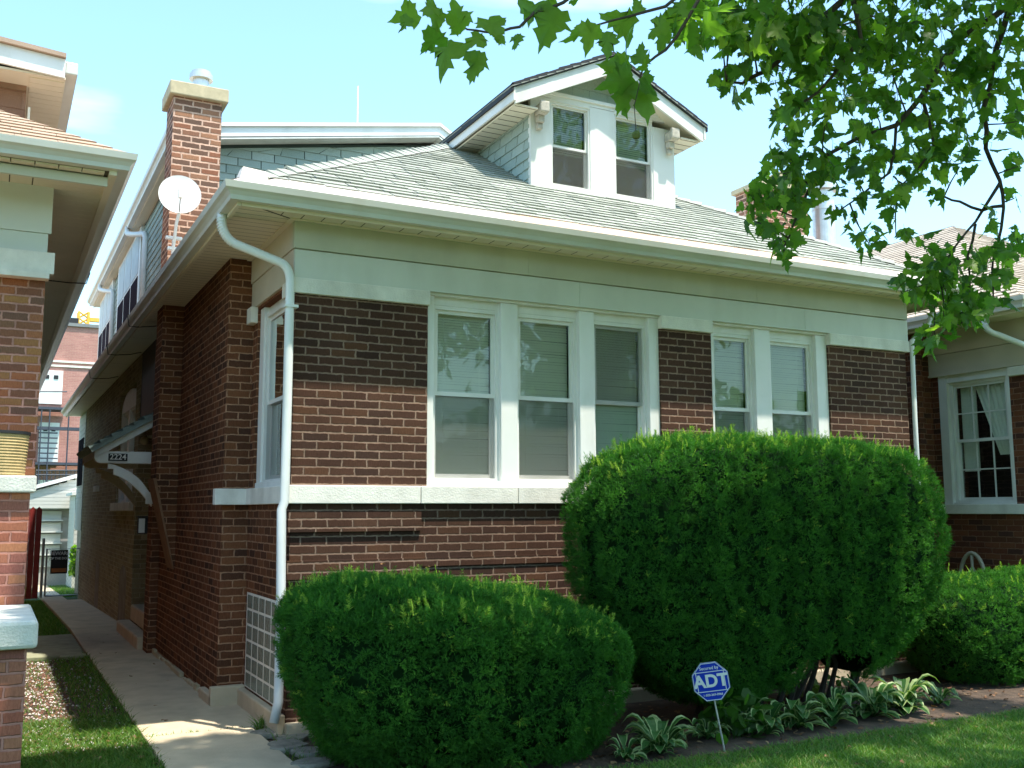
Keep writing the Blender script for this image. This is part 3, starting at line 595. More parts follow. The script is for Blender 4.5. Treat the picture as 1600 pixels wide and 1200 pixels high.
# ---- front dormer
DX0, DX1, DY = 2.52, 4.19, 1.05; cx = 3.355
YR = .86; zpk, zev, hw = 6.13, 5.60, 1.10
def zroof(y): return ze+M_*(y-yf)
D = H
m = MB(); zt = 5.50
m.prism([Vector((DX0, DY+.02, zroof(DY+.02)-.05)), Vector((DX0, DY+.02, zt+.12)), Vector((DX0, 3.6, zt+.12)), Vector((DX0, 3.6, 5.9)), Vector((DX0, 3.2, 5.9))], (.02, 0, 0)); m.v = []; m.f = []; m.m = []
m.prism([Vector((DX0, DY+.26, 4.5)), Vector((DX1, DY+.26, 4.5)), Vector((DX1, DY+.26, 5.5)), Vector((cx, DY+.26, 5.95)), Vector((DX0, DY+.26, 5.5))], (0, 2.7, 0)); m.prism([Vector((2.6, DY+.02, 5.68)), Vector((4.1, DY+.02, 5.68)), Vector((cx, DY+.02, 5.95))], (0, .24, 0)); m.box(DX0, DX0+.03, DY+.02, DY+.26, 4.6, 5.5); m.box(DX1-.03, DX1, DY+.02, DY+.26, 4.6, 5.5)
dm = m.build('dormer', SJ, H)
FD = (Vector((0, DY, 0)), X, -Y)
m = MB(); m.lb(FD, DX0-.01, 2.735, -.02, .03, zroof(DY)-.04, 5.62); m.lb(FD, 3.18, 3.465, -.02, .03, 4.76, 5.62); m.lb(FD, 3.935, DX1+.01, -.02, .03, zroof(DY)-.04, 5.55)
m.lb(FD, 2.735, 3.935, -.02, .03, zroof(DY)-.04, 4.76); m.lb(FD, 2.735, 3.18, -.02, .03, 5.6, 5.66); m.lb(FD, 3.465, 3.935, -.02, .03, 5.6, 5.66); m.lb(FD, 2.62, 4.09, -.02, .032, 5.625, 5.70); m.lb(FD, 2.7, 4.0, .032, .05, 5.66, 5.69)
m.build('dormer_trim', WHITE, dm)
for a, b in ((2.735, 3.18), (3.465, 3.935)): 
    FDw = (Vector((0, DY+.0, 0)), X, -Y); window(H, FDw, a, b, 4.76, 5.60, -.01, .02, 5.17, sash=.022, blind=True, blind_low=False)
m = MB(); m.lb(FD, 2.6, 4.1, -.018, .004, 5.695, 5.72, SID); k = 0
tp = tabs(Vector((0, DY-.001, 5.70)), X, Z, -Y, lambda s: (cx-.95+(s)/.5, cx+.95-(s)/.5), 0, .45, .1, .2, .008, seed=14)
cheeks = []
for xx, Nn, sd in ((DX0-.002, -X, 21), (DX1+.002, X, 22)):
    cheeks.append(tabs(Vector((xx, 0, 4.60)), Y, Z, Nn, lambda s: (DY+.0, max(DY+.01, (4.60+s+.10-ze)/M_+yf)), 0, .93, .1, .26, .013, seed=sd, jit=.006, gap=.011, jn=.05))
for q_ in [tp]+cheeks: tabmesh('shingle_cladding', [q_], SIDT, dm)
# dormer roof
yb = 4.2
m = MB()
for sg in (-1, 1):
    xe = cx+sg*hw
    # slab: white underside / rake
    P = [Vector((cx, YR+.02, zpk-.15)), Vector((xe, YR+.02, zev-.15)), Vector((xe, yb, zev-.15)), Vector((cx, yb, zpk-.15)), Vector((cx, YR+.02, zpk-.03)), Vector((xe, YR+.02, zev-.03)), Vector((xe, yb, zev-.03)), Vector((cx, yb, zpk-.03))]
    m.hexa(P, SOFFIT)
    m.hexa([Vector((cx, YR-.01, zpk-.19)), Vector((xe-sg*.005, YR-.01, zev-.18)), Vector((xe-sg*.005, YR+.015, zev-.18)), Vector((cx, YR+.015, zpk-.19)), Vector((cx, YR-.01, zpk-.025)), Vector((xe, YR-.01, zev-.025)), Vector((xe, YR+.015, zev-.025)), Vector((cx, YR+.015, zpk-.025))], WHITE)
    m.box(xe, xe+sg*.02, YR-.02, 3.2, zev-.155, zev-.02, WHITE)   # eave fascia
    m.box(cx+sg*(hw-.02), cx+sg*(DX1-cx), YR+.03, 3.0, zev-.175, zev-.16, SOFFIT)
    yy = YR+.05
    while yy < 2.6: m.box(cx+sg*(hw-.03), cx+sg*(DX1-cx+.01), yy, yy+.006, zev-.178, zev-.174, SOFFIT_DK); yy += .12
drf = m.build('dormer_roof', WHITE, dm)
parts = []
for sg in (-1, 1):
    S = Vector((-sg*hw, 0, zpk-zev)); L_ = S.length; S.normalize(); Nn = Vector((sg*(zpk-zev), 0, hw)).normalized(); U = Y if sg < 0 else Y
    parts.append(tabs(Vector((cx+sg*(hw+.035), 0, zev-.03)), Y, S, Nn, lambda s: (YR-.035, 4.2), 0, L_+.05, .105, .24, .012, seed=30+sg, jit=.008))
tabmesh('dormer_roof_shingles', parts, ROOF, drf)
m = MB()
for sg in (-1, 1):
    a = Vector((cx+sg*(hw+.04), YR-.03, zev-.045)); b = Vector((cx, YR-.03, zpk-.015)); n = 9; r = random.Random(5)
    for i in range(n):
        p, q = a.lerp(b, i/n), a.lerp(b, (i+1)/n); m.hexa([p, q, q+Y*.03, p+Y*.03, p+Z*(.045+r.random()*.012), q+Z*(.04+r.random()*.012), q+Z*.04+Y*.03, p+Z*.045+Y*.03])
    e = cx+sg*(hw+.022); m.box(e, e+sg*.018, YR-.03, 3.2, zev-.07, zev+.0)
m.build('shingle_edge', BLACK, drf)
for xx in (DX0+.07, DX1-.07):
    m = MB(); m.box(xx-.045, xx+.045, YR+.03, DY-.035, 5.40, 5.50); m.box(xx-.035, xx+.035, YR+.08, DY-.035, 5.33, 5.40); m.box(xx-.03, xx+.03, YR+.11, DY-.035, 5.27, 5.33); m.box(xx-.05, xx+.05, YR+.01, YR+.05, 5.41, 5.52)
    m.build('dormer_bracket', plain('peeling_paint', (.55, .5, .42), .8, .25, 25, dirt=(.25, .2, .15), bmp=.004) if xx < 3 else bpy.data.materials['peeling_paint'], dm, bevel=.012)

# ---- satellite dish
SD = empty('satellite_dish', (-.37, 3.42, 4.25), 'round white satellite dish on a short mast in front of the brown brick chimney', 'satellite dish')
dc = Vector((-.355, 3.2, 4.84)); dn = Vector((-.12, -.98, .12)).normalized(); ua = dn.cross(Z).normalized(); ub = ua.cross(dn)
m = MB(); rings = []; n = 96
for k in range(26):
    r_ = .205*(k+.3)/25.3; rings.append([dc + (ua*math.cos(2*math.pi*i/n)+ub*math.sin(2*math.pi*i/n))*r_ + dn*(.03*(k/25)**2-.03) for i in range(n)])
for k in range(25):
    for i in range(n): j = (i+1) % n; m.face([rings[k][i], rings[k][j], rings[k+1][j], rings[k+1][i]])
m.face(rings[0])
o = m.build('reflector', DISHW, SD); sm = o.modifiers.new('solid', 'SOLIDIFY'); sm.thickness = .006
m = MB(); m.tube([dc-dn*.04-ub*.08, dc-dn*.02-ub*.19, Vector((-.37, 3.25, 4.55)), Vector((-.375, 3.4, 4.26))], .016, 10); m.build('mast', DISHW, SD)
m = MB(); m.tube([dc-ub*.19, dc-ub*.2+dn*.05, dc+dn*.2-ub*.1], .007, 8); ar2 = m.build('feed_arm', GALV, SD); m = MB(); m.tube([dc+dn*.2-ub*.13, dc+dn*.2-ub*.04], .022, 10); m.build('feed_horn', WHITE2, ar2)
m = MB(); m.box(-.45, -.29, 3.36, 3.42, 4.41, 4.44); m.box(-.43, -.31, 3.36, 3.42, 4.3, 4.33); m.box(-.385, -.36, 3.37, 3.41, 4.3, 4.44); m.build('wall_mount', DISHW, SD, bevel=.006)

# ================================================================== LEFT NEIGHBOUR
LH = empty('neighbour_bungalow', (-5, 8, .1), 'orange brick house at the left edge with white gutter, limestone porch ledge and orange shingles', 'house')
m = MB(); m.box(-7.5, -1.70, .9, 1.3, .1, 1.8); m.box(-7.5, -1.62, .9, 1.3, 1.8, 4.0); m.box(-1.95, -1.70, 1.3, 17, 0, 4.03); m.build('brick_wall', BR_LEFT, LH)
m = MB(); m.box(-7.5, -1.68, -.33, .9, .1, 1.76); m.build('porch_wall', BR_PORCH, LH)
m = MB(); m.box(-7.5, -1.65, -.38, -.02, 1.765, 1.865); m.build('porch_ledge', STONE_L, LH, bevel=.01)
m = MB(); m.box(-2.25, -1.685, -1.32, -.34, .05, .96); m.build('stair_wall', BR_PORCH, LH)
m = MB(); m.box(-2.3, -1.64, -1.38, -.345, .965, 1.105); m.build('stair_wall_cap', STONE_L, LH, bevel=.02)
m = MB(); m.box(-7.5, -1.6, .86, .9, 3.68, 4.03); m.build('frieze_board', FRIEZE, LH); m = MB(); m.box(-7.5, -1.62, .872, .9, 3.53, 3.678); m.build('frieze_lower_board', FRIEZE, LH)
m = MB(); m.box(-7.5, -1.57, .82, .9, 3.37, 3.528); m.box(-7.5, -1.6, .80, .9, 3.33, 3.37); m.build('beam_end', STONE, LH)
ze2 = 4.03
m = MB(); m.box(-7.5, -1.24, .33, 17, ze2+.012, ze2+.03, SOFFIT_DK); a = -1.3
while a > -7.5: m.box(a-.142, a, .33, .86, ze2, ze2+.0115, SOFFIT); a -= .15
y = .5
while y < 17: m.box(-1.62, -1.25, y, y+.118, ze2-.003, ze2+.006, SOFFIT); y += .125
m.build('soffit', SOFFIT, LH)
m = MB(); m.box(-7.5, -1.27, .42, .45, ze2-.07, ze2-.0035); m.box(-7.5, -1.3, .40, .42, ze2-.0, ze2+.05); m.build('fascia_board', FRIEZE, LH); m = MB(); m.box(-1.27, -1.22, .3, 17, ze2-.02, ze2+.12); m.build('fascia', SOFFIT, LH)
gutter(LH, [(-1.22, 17), (-1.22, .33), (-7.5, .33)], [(1, 0), (1, -1), (0, -1)], 4.16)
m = MB(); m.face([(-1.15, .27, 4.16), (-7.5, .27, 4.16), (-7.5, 3.6, 5.96), (-4.35, 3.6, 5.96)][::-1]); m.face([(-1.15, .27, 4.16), (-4.35, 3.6, 5.96), (-4.35, 17, 5.96), (-1.15, 17, 4.16)][::-1]); lr = tint_of(m.build('roof', ROOF_L, LH), .5)
S = Vector((0, 1, .56)).normalized(); kq = math.sqrt(1+.56**2)
tabmesh('front_shingles', [tabs(Vector((-7.5, .27, 4.17)), X, S, Vector((0, -.56, 1)).normalized(), lambda s: (0, 6.35-s/kq*.96), 0, 3.6, .12, .28, .01, seed=41)], ROOF_L, lr)
# its upper storey with a boxed gutter
m = MB(); m.box(-5, -1.8, 3.1, 12, 4.3, 5.72); m.build('upper_wall', plain('tan_shingle_wall', (.3, .19, .13), .8, .2, 6), LH)
V = []
pt = tabs(Vector((-4.5, 3.095, 4.4)), X, Z, -Y, lambda s: (0, 2.7), 0, 1.2, .17, .34, .01, seed=44); SIDB = shingle('tan_wall_shingles', [(.26, .15, .1), (.32, .2, .14), (.29, .17, .12)]); tabmesh('upper_cladding', [pt], SIDB, LH)
m = MB(); m.box(-5, -1.48, 2.78, 12, 5.66, 5.68, SOFFIT); y = 2.85
while y < 12: m.box(-1.78, -1.49, y, y+.118, 5.65, 5.66, SOFFIT); y += .125
m.box(-1.78, -1.76, 2.95, 3.09, 4.9, 5.4, SOFFIT)
m.build('upper_soffit', SOFFIT, LH)
m = MB(); m.hexa([(-5, 2.74, 5.9), (-1.49, 2.74, 5.66), (-1.49, 2.77, 5.66), (-5, 2.77, 5.9), (-5, 2.74, 6.1), (-1.49, 2.74, 5.84), (-1.49, 2.77, 5.84), (-5, 2.77, 6.1)]); m.build('rake_board', WHITE, LH)
m = MB(); m.hexa([(-5, 2.70, 6.1), (-1.49, 2.70, 5.845), (-1.49, 12, 5.845), (-5, 12, 6.1), (-5, 2.70, 6.16), (-1.49, 2.70, 5.885), (-1.49, 12, 5.885), (-5, 12, 6.16)]); tint_of(m.build('upper_roof', ROOF_L, LH), .4)
m = MB(); m.box(-1.49, -1.38, 2.78, 12, 5.72, 5.84); m.build('upper_gutter', GUTTER, LH, bevel=.01)
m = MB(); m.tube([(-1.1, 4.0, 4.12), (-1.13, 4.0, 4.0), (-1.3, 4.0, 3.99), (-1.6, 4.05, 4.01)], .006, 5); m.build('cable', WIRE, LH)
PL = empty('planter', (-1.88, -.2, 1.865), 'tan ribbed woven planter with dark rim standing on the limestone ledge of the left porch', 'planter')
m = MB(); pts = []; rs = []
for i in range(29):
    z = 1.867+.25*i/28; pts.append((-1.88, -.2, z)); rs.append(.165+.015*i/28+(.005 if i % 2 else 0))
m.tube(pts, rs, 40); m.build('basket', plain('wicker', (.5, .36, .17), .8, .15, 20), PL, smooth=False)
m = MB(); m.tube([(-1.88, -.2, 2.117), (-1.88, -.2, 2.135)], .19, 40); m.build('rim', BLACK, PL)

# ================================================================== RIGHT NEIGHBOUR
RX, RY = 8.0, -.15
RH = empty('red_brick_bungalow', (11.1, 8, .1), 'red brick house at the right edge with beige roof and gridded side window', 'house')
m = MB(); x = RX; y0 = RY
m.box(x, x+6.2, y0, y0+T, .1, 3.5); m.box(x, x+T, y0+T, y0+1.3, .1, 1.6); m.box(x, x+T, y0+T, .12, 1.6, 3.5); m.box(x, x+T, 1.0, y0+1.3, 1.6, 3.5); m.box(x, x+T, .12, 1.0, 3.22, 3.5)
m.box(x-.25, x+.1, 1.15, 4.2, .1, 3.72); m.box(x-.21, x-.1, 4.2, 15, .1, 3.7); m.build('brick_wall', BR_RIGHT, RH)
m = MB(); m.box(x-.29, x-.2, 1.10, 1.35, .1, 3.72); m.build('corner_pier', BR_RIGHT, RH)
m = MB(); m.box(x-.03, x, y0-.03, 1.15, 3.2, 3.45); m.box(x-.04, x, y0-.04, 1.15, 3.455, 3.74); m.box(x-.05, x, y0-.04, 1.15, 3.195, 3.215); m.box(x-.03, x+6, y0-.03, y0, 3.2, 3.74); m.build('frieze_board', FRIEZE_S, RH)
m = MB(); m.box(x-.06, x+.05, -.02, 1.13, 1.59, 1.70); m.build('sill', STONE, RH, bevel=.006); m = MB(); m.box(x-.05, x+.05, -.4, .10, 3.09, 3.19); m.build('lintel_block', STONE, RH, bevel=.006)
FR = (Vector((x, 0, 0)), Y, -X)
m = MB(); m.lb(FR, .12, .16, -.1, .0, 1.7, 3.2); m.lb(FR, .93, 1.04, -.1, .012, 1.7, 3.2); m.lb(FR, .16, .93, -.1, .0, 3.11, 3.2); m.lb(FR, .16, .93, -.1, .0, 1.7, 1.72); m.build('window_surround', WHITE, RH)
window(RH, FR, .16, .93, 1.72, 3.11, .05, .035, 2.43, blind=False, screen=False, grid=(3, 2), curtain=True)
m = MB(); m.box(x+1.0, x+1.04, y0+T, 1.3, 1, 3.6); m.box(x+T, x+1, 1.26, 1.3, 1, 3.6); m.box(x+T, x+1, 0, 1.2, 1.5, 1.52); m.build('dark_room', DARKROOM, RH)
m = MB(); yq = -.6
m.box(x-.5, x+6.5, -.5, 15, ZT-.038, ZT-.02, SOFFIT_DK)
while yq < 12: m.box(x-.48, x, yq, yq+.118, ZT-.05, ZT-.039, SOFFIT); yq += .125
m.build('soffit', SOFFIT, RH); m = MB(); m.box(x-.5, x-.475, -.5, 15, ZT-.08, ZT+.06); m.build('fascia', SOFFIT, RH)
gutter(RH, [(x-.5, 15), (x-.5, -.43), (x+6.5, -.43)], [(-1, 0), (-1, -1), (0, -1)], 3.825)
ze3 = 3.84; m = MB(); hx = x-.52; R1 = 3.65; zz3 = ze3+.59*R1
m.face([(hx, -.45, ze3), (hx+R1*2, -.45, ze3), (hx+R1, -.45+R1, zz3)]); m.face([(hx, -.45, ze3), (hx+R1, -.45+R1, zz3), (hx+R1, 15, zz3), (hx, 15, ze3)]); m.face([(hx+R1*2, -.45, ze3), (hx+R1*2, 15, ze3), (hx+R1, 15, zz3), (hx+R1, -.45+R1, zz3)])
rr = tint_of(m.build('roof', ROOF_R, RH), .5)
tl_ = tabs(Vector((hx, 0, ze3+.008)), Y, S2, N2, lambda s: (-.45+s/kk, 15), 0, R1*kk, .12, .3, .013, seed=51, jit=.005); tf_ = tabs(Vector((hx, -.45, ze3+.008)), X, Vector((0, 1, .59))/kk, Vector((0, -.59, 1))/kk, lambda s: (s/kk, 2*R1-s/kk), 0, R1*kk, .12, .3, .013, seed=52)
tabmesh('shingles', [tl_, tf_], ROOF_R, rr)
downspout(RH, [(x-.53, -.02, 3.72), (x-.53, -.02, 3.62)]+arc((x-.53, -.02, 3.62), (x-.53, -.03, 3.53), (x-.42, -.08, 3.5))+[(x-.1, -.25, 3.35), (x-.04, -.27, 3.2), (x-.04, -.27, .4)], .032)
m = MB(); m.box(8.0, 8.93, 4.0, 4.55, 4.0, 6.42); c2 = m.build('chimney', BR_CHIM, RH); m = MB(); m.box(7.95, 8.98, 3.95, 4.6, 6.42, 6.5); m.build('chimney_cap', STONE_C, c2, bevel=.01); m = MB(); m.box(8.5, 8.8, 4.1, 4.4, 6.5, 6.75); m.build('chimney_pot', STONE_C, c2)
m = MB(); m.cyl((9.45, 4.2, 4.6), .17, 2.0, 28); m.cyl((9.45, 4.2, 6.6), .23, .1, 28); m.cyl((9.45, 4.2, 6.28), .178, .04, 28); m.build('flue_pipe', METAL, RH)
WH = empty('garden_ornament', (7.45, .65, .9), 'arched beige plastic trellis top between the right hedge and the red brick wall', 'ornament')
m = MB(); aa = [Vector((7.86, .62+.17*math.cos(t), .80+.36*math.sin(t))) for t in [math.pi*i/14 for i in range(15)]]; m.tube(aa, .022, 8); m.tube([(7.86, .62, 1.14), (7.86, .62, 1.0), (7.86, .52, .85)], .018, 8); m.tube([(7.86, .62, 1.0), (7.86, .74, .85)], .018, 8); m.tube([aa[0], aa[0]-Z*.7], .022, 8); m.tube([aa[-1], aa[-1]-Z*.7], .022, 8); m.build('frame', plain('beige_plastic', (.4, .36, .28), .5), WH, smooth=True)

exec_veg = True
# ================================================================== GROUND
def strip(x0, x1, ys, dz, name, mat, nx=1):
    m = MB()
    for a, b in zip(ys[:-1], ys[1:]): m.face([(x0, a, zg(a)+dz), (x1, a, zg(a)+dz), (x1, b, zg(b)+dz), (x0, b, zg(b)+dz)])
    return tag(m.build(name, mat), kind='structure')
tag(strip(-150, 150, [-150, -14, -7, 0, 8, 16, 24, 40, 300], -.02, 'ground', TURF), kind='structure')
strip(-1.6, -.87, [1.0, 3, 4.8], -.006, 'dirt_strip', SOIL)
strip(-.15, 9.2, [-1.95, -.8, 0.], -.004, 'planting_bed', SOIL)
strip(-60, 60, [-19, -11.5], -.012, 'road', ASPH); strip(-60, 60, [-9.6, -8.1], .004, 'pavement', CONC)
m = MB(); m.box(-60, 60, -11.5, -11.35, .0, .12); tag(m.build('kerb', CONC), kind='structure')
m = MB(); ys = [-8.1, -5.2, -2.3, .36, 4.0, 7.6, 11.2, 14.6, 18.5, 24]
r = random.Random(3)
for a, b in zip(ys[:-1], ys[1:]):
    a += .006; b -= .006; xr_ = -.15 if a < .3 else (-.45 if a > 14.5 else .05)
    m.hexa([(-.87, a, zg(a)-.06), (xr_, a, zg(a)-.06), (xr_, b, zg(b)-.06), (-.87, b, zg(b)-.06), (-.87, a, zg(a)+.025), (xr_, a, zg(a)+.025), (xr_, b, zg(b)+.025), (-.87, b, zg(b)+.025)])
tag(m.build('walkway', CONC, bevel=.008), kind='structure')
m = MB(); m.hexa([(-1.6, 4.95, .05), (-.885, 4.95, .05), (-.885, 5.9, .05), (-1.6, 5.9, .05), (-1.6, 4.95, .115), (-.885, 4.95, .12), (-.885, 5.9, .12), (-1.6, 5.9, .115)]); m.hexa([(-1.6, 5.92, .05), (-.885, 5.92, .05), (-.885, 6.95, .05), (-1.6, 6.95, .05), (-1.6, 5.92, .115), (-.885, 5.92, .12), (-.885, 6.95, .12), (-1.6, 6.95, .115)])
m.box(-1.15, -.885, 4.78, 4.94, .05, .13); tag(m.build('old_slab_path', CONC2, bevel=.01), kind='structure')

# edging stones at the corner
EDGE = plain('old_grey_stone', (.27, .25, .2), .95, .3, 14, dirt=(.12, .13, .07), bmp=.006)
for i, (sx, sy, ss) in enumerate(((-.08, .12, .13), (.02, -.12, .12), (-.07, -.35, .15), (.03, -.55, .12), (-.03, -.85, .13))):
    me = bpy.data.meshes.new('edging_stone'); bm = bmesh.new(); bmesh.ops.create_icosphere(bm, subdivisions=3, radius=1)
    for v in bm.verts: k = 1+.18*math.sin(v.co.x*3+i)+.12*math.sin(v.co.y*5+i*2); v.co = Vector((v.co.x*ss*k, v.co.y*ss*.8*k, max(-.3, min(.3, v.co.z))*ss*.5))
    bm.to_mesh(me); bm.free(); me.materials.append(EDGE); o = link('edging_stone', me); o.location = (sx, sy, .115)
    tag(o, ['flat grey edging stone nearest the house corner', 'flat grey edging stone second from the house corner', 'broad grey edging stone midway beside the walk joint', 'small grey edging stone under the left shrub edge', 'grey edging stone at the bottom of the frame'][i], 'stone', 'edging stones beside the walk')

# ================================================================== BACKGROUND beyond the gate
def gate():
    G = empty('chain_link_gate', (-.5, 15.9, zg(15.9)), 'chain-link gate with grey steel frame at the end of the walk', 'gate'); z0 = zg(15.9)
    m = MB(); m.tube([(-.80, 15.9, z0+.05), (-.80, 15.9, z0+1.0), (-.17, 15.9, z0+1.0), (-.17, 15.9, z0+.05), (-.80, 15.9, z0+.05)], .02, 8); m.build('frame', GALV, G)
    m = MB(); k = .055; a = -.8
    for i in range(-20, 14):
        for sg in (1, -1):
            p = []; 
            for (t) in (0, 1):
                pass
            x0 = -.8+i*k*1.0; pts = []
            zz0, zz1 = z0+.07, z0+.98; dx = (zz1-zz0)*.62*sg; xa, xb = x0+(0 if sg > 0 else .56), x0+(0 if sg > 0 else .56)+dx
            t0, t1 = 0., 1.
            for lim, lo in ((-.79, True), (-.18, False)):
                if xb != xa:
                    tt = (lim-xa)/(xb-xa)
                    inside0 = xa >= lim if lo else xa <= lim; inside1 = xb >= lim if lo else xb <= lim
                    if not inside0 and not inside1: t0, t1 = 1, 0
                    elif not inside0: t0 = max(t0, tt)
                    elif not inside1: t1 = min(t1, tt)
            if t1-t0 > .02: m.tube([(xa+(xb-xa)*t0, 15.9, zz0+(zz1-zz0)*t0), (xa+(xb-xa)*t1, 15.9, zz0+(zz1-zz0)*t1)], .002, 4, caps=False)
    m.build('wire_mesh', GALV, G)
    for xx in (-.87, -.1):
        m = MB(); m.tube([(xx, 15.92, z0-.02), (xx, 15.92, z0+1.22)], .028, 10); m.build('post', GALV, G)
gate()
SG = empty('warning_sign', (-.55, 15.86, .4), 'black warning sign with pale capitals and an orange band hanging on the chain-link gate', 'sign')
m = MB(); m.box(-.72, -.40, 15.85, 15.865, .38, .86); m.build('board', BLACK, SG); ORG = plain('orange_print', (.5, .16, .04), .5); PALE = plain('pale_print', (.75, .78, .8), .5)
m = MB(); m.box(-.70, -.42, 15.845, 15.849, .41, .49); m.build('orange_band', ORG, SG)
for s_, z_ in (('BEWARE', .79), ('OF THE DOG', .69)): text(SG, s_, (-.56, 15.846, z_), .095 if len(s_) < 8 else .062, (math.pi/2, 0, 0), PALE, 'lettering', .001, bold=.002)
FN = empty('board_fence', (-1.1, 15.2, -.1), 'dark red dog-eared board fence left of the chain-link gate', 'fence')
m = MB()
for i in range(6):
    a = -1.62+i*.11; z1 = 1.72
    m.prism([Vector((a, 15.1, -.05)), Vector((a+.107, 15.1, -.05)), Vector((a+.107, 15.1, z1-.03)), Vector((a+.05, 15.1, z1+.03)), Vector((a, 15.1, z1-.03))], (0, .03, 0))
m.build('board_panel', REDWOOD, FN)
GA = empty('garage', (-.2, 23, -.3), 'white vinyl-sided garage with a low gable roof behind the back yard', 'garage'); zb = -.35
YG = 22.5; VW = plain('white_vinyl', (.6, .59, .54), .6, .05, 2); GREYW = plain('grey_wall', (.42, .4, .37), .8, .1, 3)
m = MB(); m.box(-1.35, 3.2, YG, YG+5, zb, 1.75); m.build('wall', GREYW, GA)
m = MB(); m.prism([Vector((-1.5, YG-.25, 1.72)), Vector((3.6, YG-.25, 1.72)), Vector((1.6, YG-.25, 2.95)), Vector((-1.5, YG-.25, 2.0))], (0, 5.3, 0), VW)
for i in range(12): m.prism([Vector((-1.5+i*.2, YG-.262, 1.74+i*.095)), Vector((1.5, YG-.262, 1.74+i*.095)), Vector((1.5, YG-.262, 1.74+i*.095+.085)), Vector((-1.5+i*.2, YG-.262, 1.74+i*.095+.085))], (0, .011, 0), VW)
m.prism([Vector((-1.6, YG-.35, 2.02)), Vector((1.6, YG-.35, 3.0)), Vector((1.6, YG-.35, 3.1)), Vector((-1.6, YG-.35, 2.12))], (0, 5.5, 0), WHITE)
m.build('gable_roof', VW, GA)
m = MB()
for i in range(5): m.box(-.86, -.18, YG-.05, YG-.02, .2+i*.3, .2+i*.3+.26)
m.build('garage_door', VW, GA)
for i in range(4):
    m = MB(); m.box(-.9, -.14, YG-.14, YG-.051, .5+i*.3, .53+i*.3); m.build('shelf', WHITE2, GA)
SH = empty('small_shed', (.3, 20, -.25), 'small white clapboard shed just beyond the rear porch', 'shed')
m = MB(); m.box(-.02, 1.2, 20, 22, -.4, 2.05, VW)
for i in range(17): m.box(-.03, -.02, 20, 22, .25+i*.105, .25+i*.105+.095, VW); m.box(-.02, 1.2, 19.99, 20, .25+i*.105, .25+i*.105+.095, VW)
m.build('wall', VW, SH); m = MB(); m.box(-.12, 1.3, 19.85, 22.1, 2.05, 2.12); m.build('roof', WHITE, SH)
# apartment block with fire escape
AP = empty('apartment_block', (3, 52, 0), 'pink brick apartment block with white doors seen between the two houses', 'building'); ky = 57.07/43.07
def A(px, py, y=50.): r_ = ray(px, py); t = (y-CPOS.y)/r_.y; return CPOS+r_*t
m = MB(); m.box(-9, 12, 50, 62, -.5, A(120, 509).z); m.build('wall', BR_APT, AP)
m = MB(); zt = A(120, 509).z; m.box(-9, 12, 49.9, 50, zt-.05, zt+.12); m.build('coping', plain('dark_coping', (.2, .2, .2), .7), AP); m = MB(); m.box(A(108, 506).x, A(123, 506).x, 50.2, 51, zt, zt+.45); m.build('vent', BLACK, AP)
m = MB(); m.box(-9, 12, 49.94, 50, A(80, 564).z-.05, A(80, 564).z+.05); m.box(-9, 12, 49.94, 50, A(80, 571).z-.05, A(80, 571).z+.05); m.build('stone_band', STONE, AP)
for (a, z_a, b, z_b) in ((63, 578, 96, 632), (62, 660, 90, 722), (60, 750, 86, 790)):
    p, q = A(a, z_a), A(b, z_b); m = MB(); m.box(p.x, q.x, 49.9, 50, q.z, p.z); dd = m.build('door', WHITE, AP)
    m = MB(); wq = (q.x-p.x); m.box(p.x+wq*.2, p.x+wq*.4, 49.87, 49.9, p.z-.45, p.z-.25); m.build('door_window', BLACK, dd); m = MB(); m.box(p.x+wq*.6, p.x+wq*.8, 49.87, 49.9, p.z-.45, p.z-.25); m.build('door_window', BLACK, dd)
FE = empty('fire_escape', (.5, 48.5, 0), 'dark steel fire escape landings and railings on the pink brick block', 'fire escape'); STL = plain('dark_steel', (.05, .055, .075), .6)
m = MB()
for py_, xr_ in ((635, 104), (722, 130)):
    p = A(50, py_, 48.5); q = A(xr_, py_, 48.5); m.box(p.x-2, q.x, 48.4, 49.9, p.z-.12, p.z)
p, q = A(56, 668, 48.5), A(135, 668, 48.5); m.box(p.x, q.x, 48.4, 48.7, p.z-.1, p.z+.06); m.build('landing', STL, FE)
m = MB()
for px_ in (62, 105, 75): p = A(px_, 700, 48.4); m.tube([(p.x, 48.4, 0), (p.x, 48.4, A(px_, 640, 48.4).z)], .035, 6)
for py_ in (612, 735, 742): p = A(56, py_, 48.4); q = A(135 if py_ > 700 else 105, py_, 48.4); m.tube([(p.x, 48.4, p.z), (q.x, 48.4, q.z)], .035, 6)
for i in range(14): p = A(57+i*6, 735, 48.4); m.tube([(p.x, 48.4, p.z), (p.x, 48.4, p.z-1.0)], .018, 5)
m.build('railing', STL, FE)
m = MB()
for i in range(6): p, q = A(60, 675+i*8, 48.6), A(90, 675+i*8, 48.6); m.box(p.x, q.x, 48.5, 48.8, p.z-.05, p.z)
m.build('stair_treads', STL, FE)
CRN = empty('tower_crane', (2.5, 75, 0), 'tiny yellow tower crane above the roof of the pink brick block', 'crane'); YEL = plain('crane_yellow', (.75, .42, .06), .5)
m = MB(); p = A(130, 509, 75); q = A(130, 487, 75)
for dx in (-.35, .35):
    for dy in (0, .7): m.box(p.x+dx-.09, p.x+dx+.09, 75+dy-.09, 75+dy+.09, 0, q.z)
for i in range(14): z_ = q.z-.5*i; m.tube([(p.x-.35, 75, z_), (p.x+.35, 75, z_-.5)], .07, 4); m.tube([(p.x+.35, 75, z_), (p.x-.35, 75, z_-.5)], .07, 4)
m.build('mast', YEL, CRN); m = MB(); q = A(142, 499, 75); m.box(q.x-.1, q.x+1.5, 75, 75.4, q.z-.15, q.z+.15); m.build('jib', YEL, CRN)
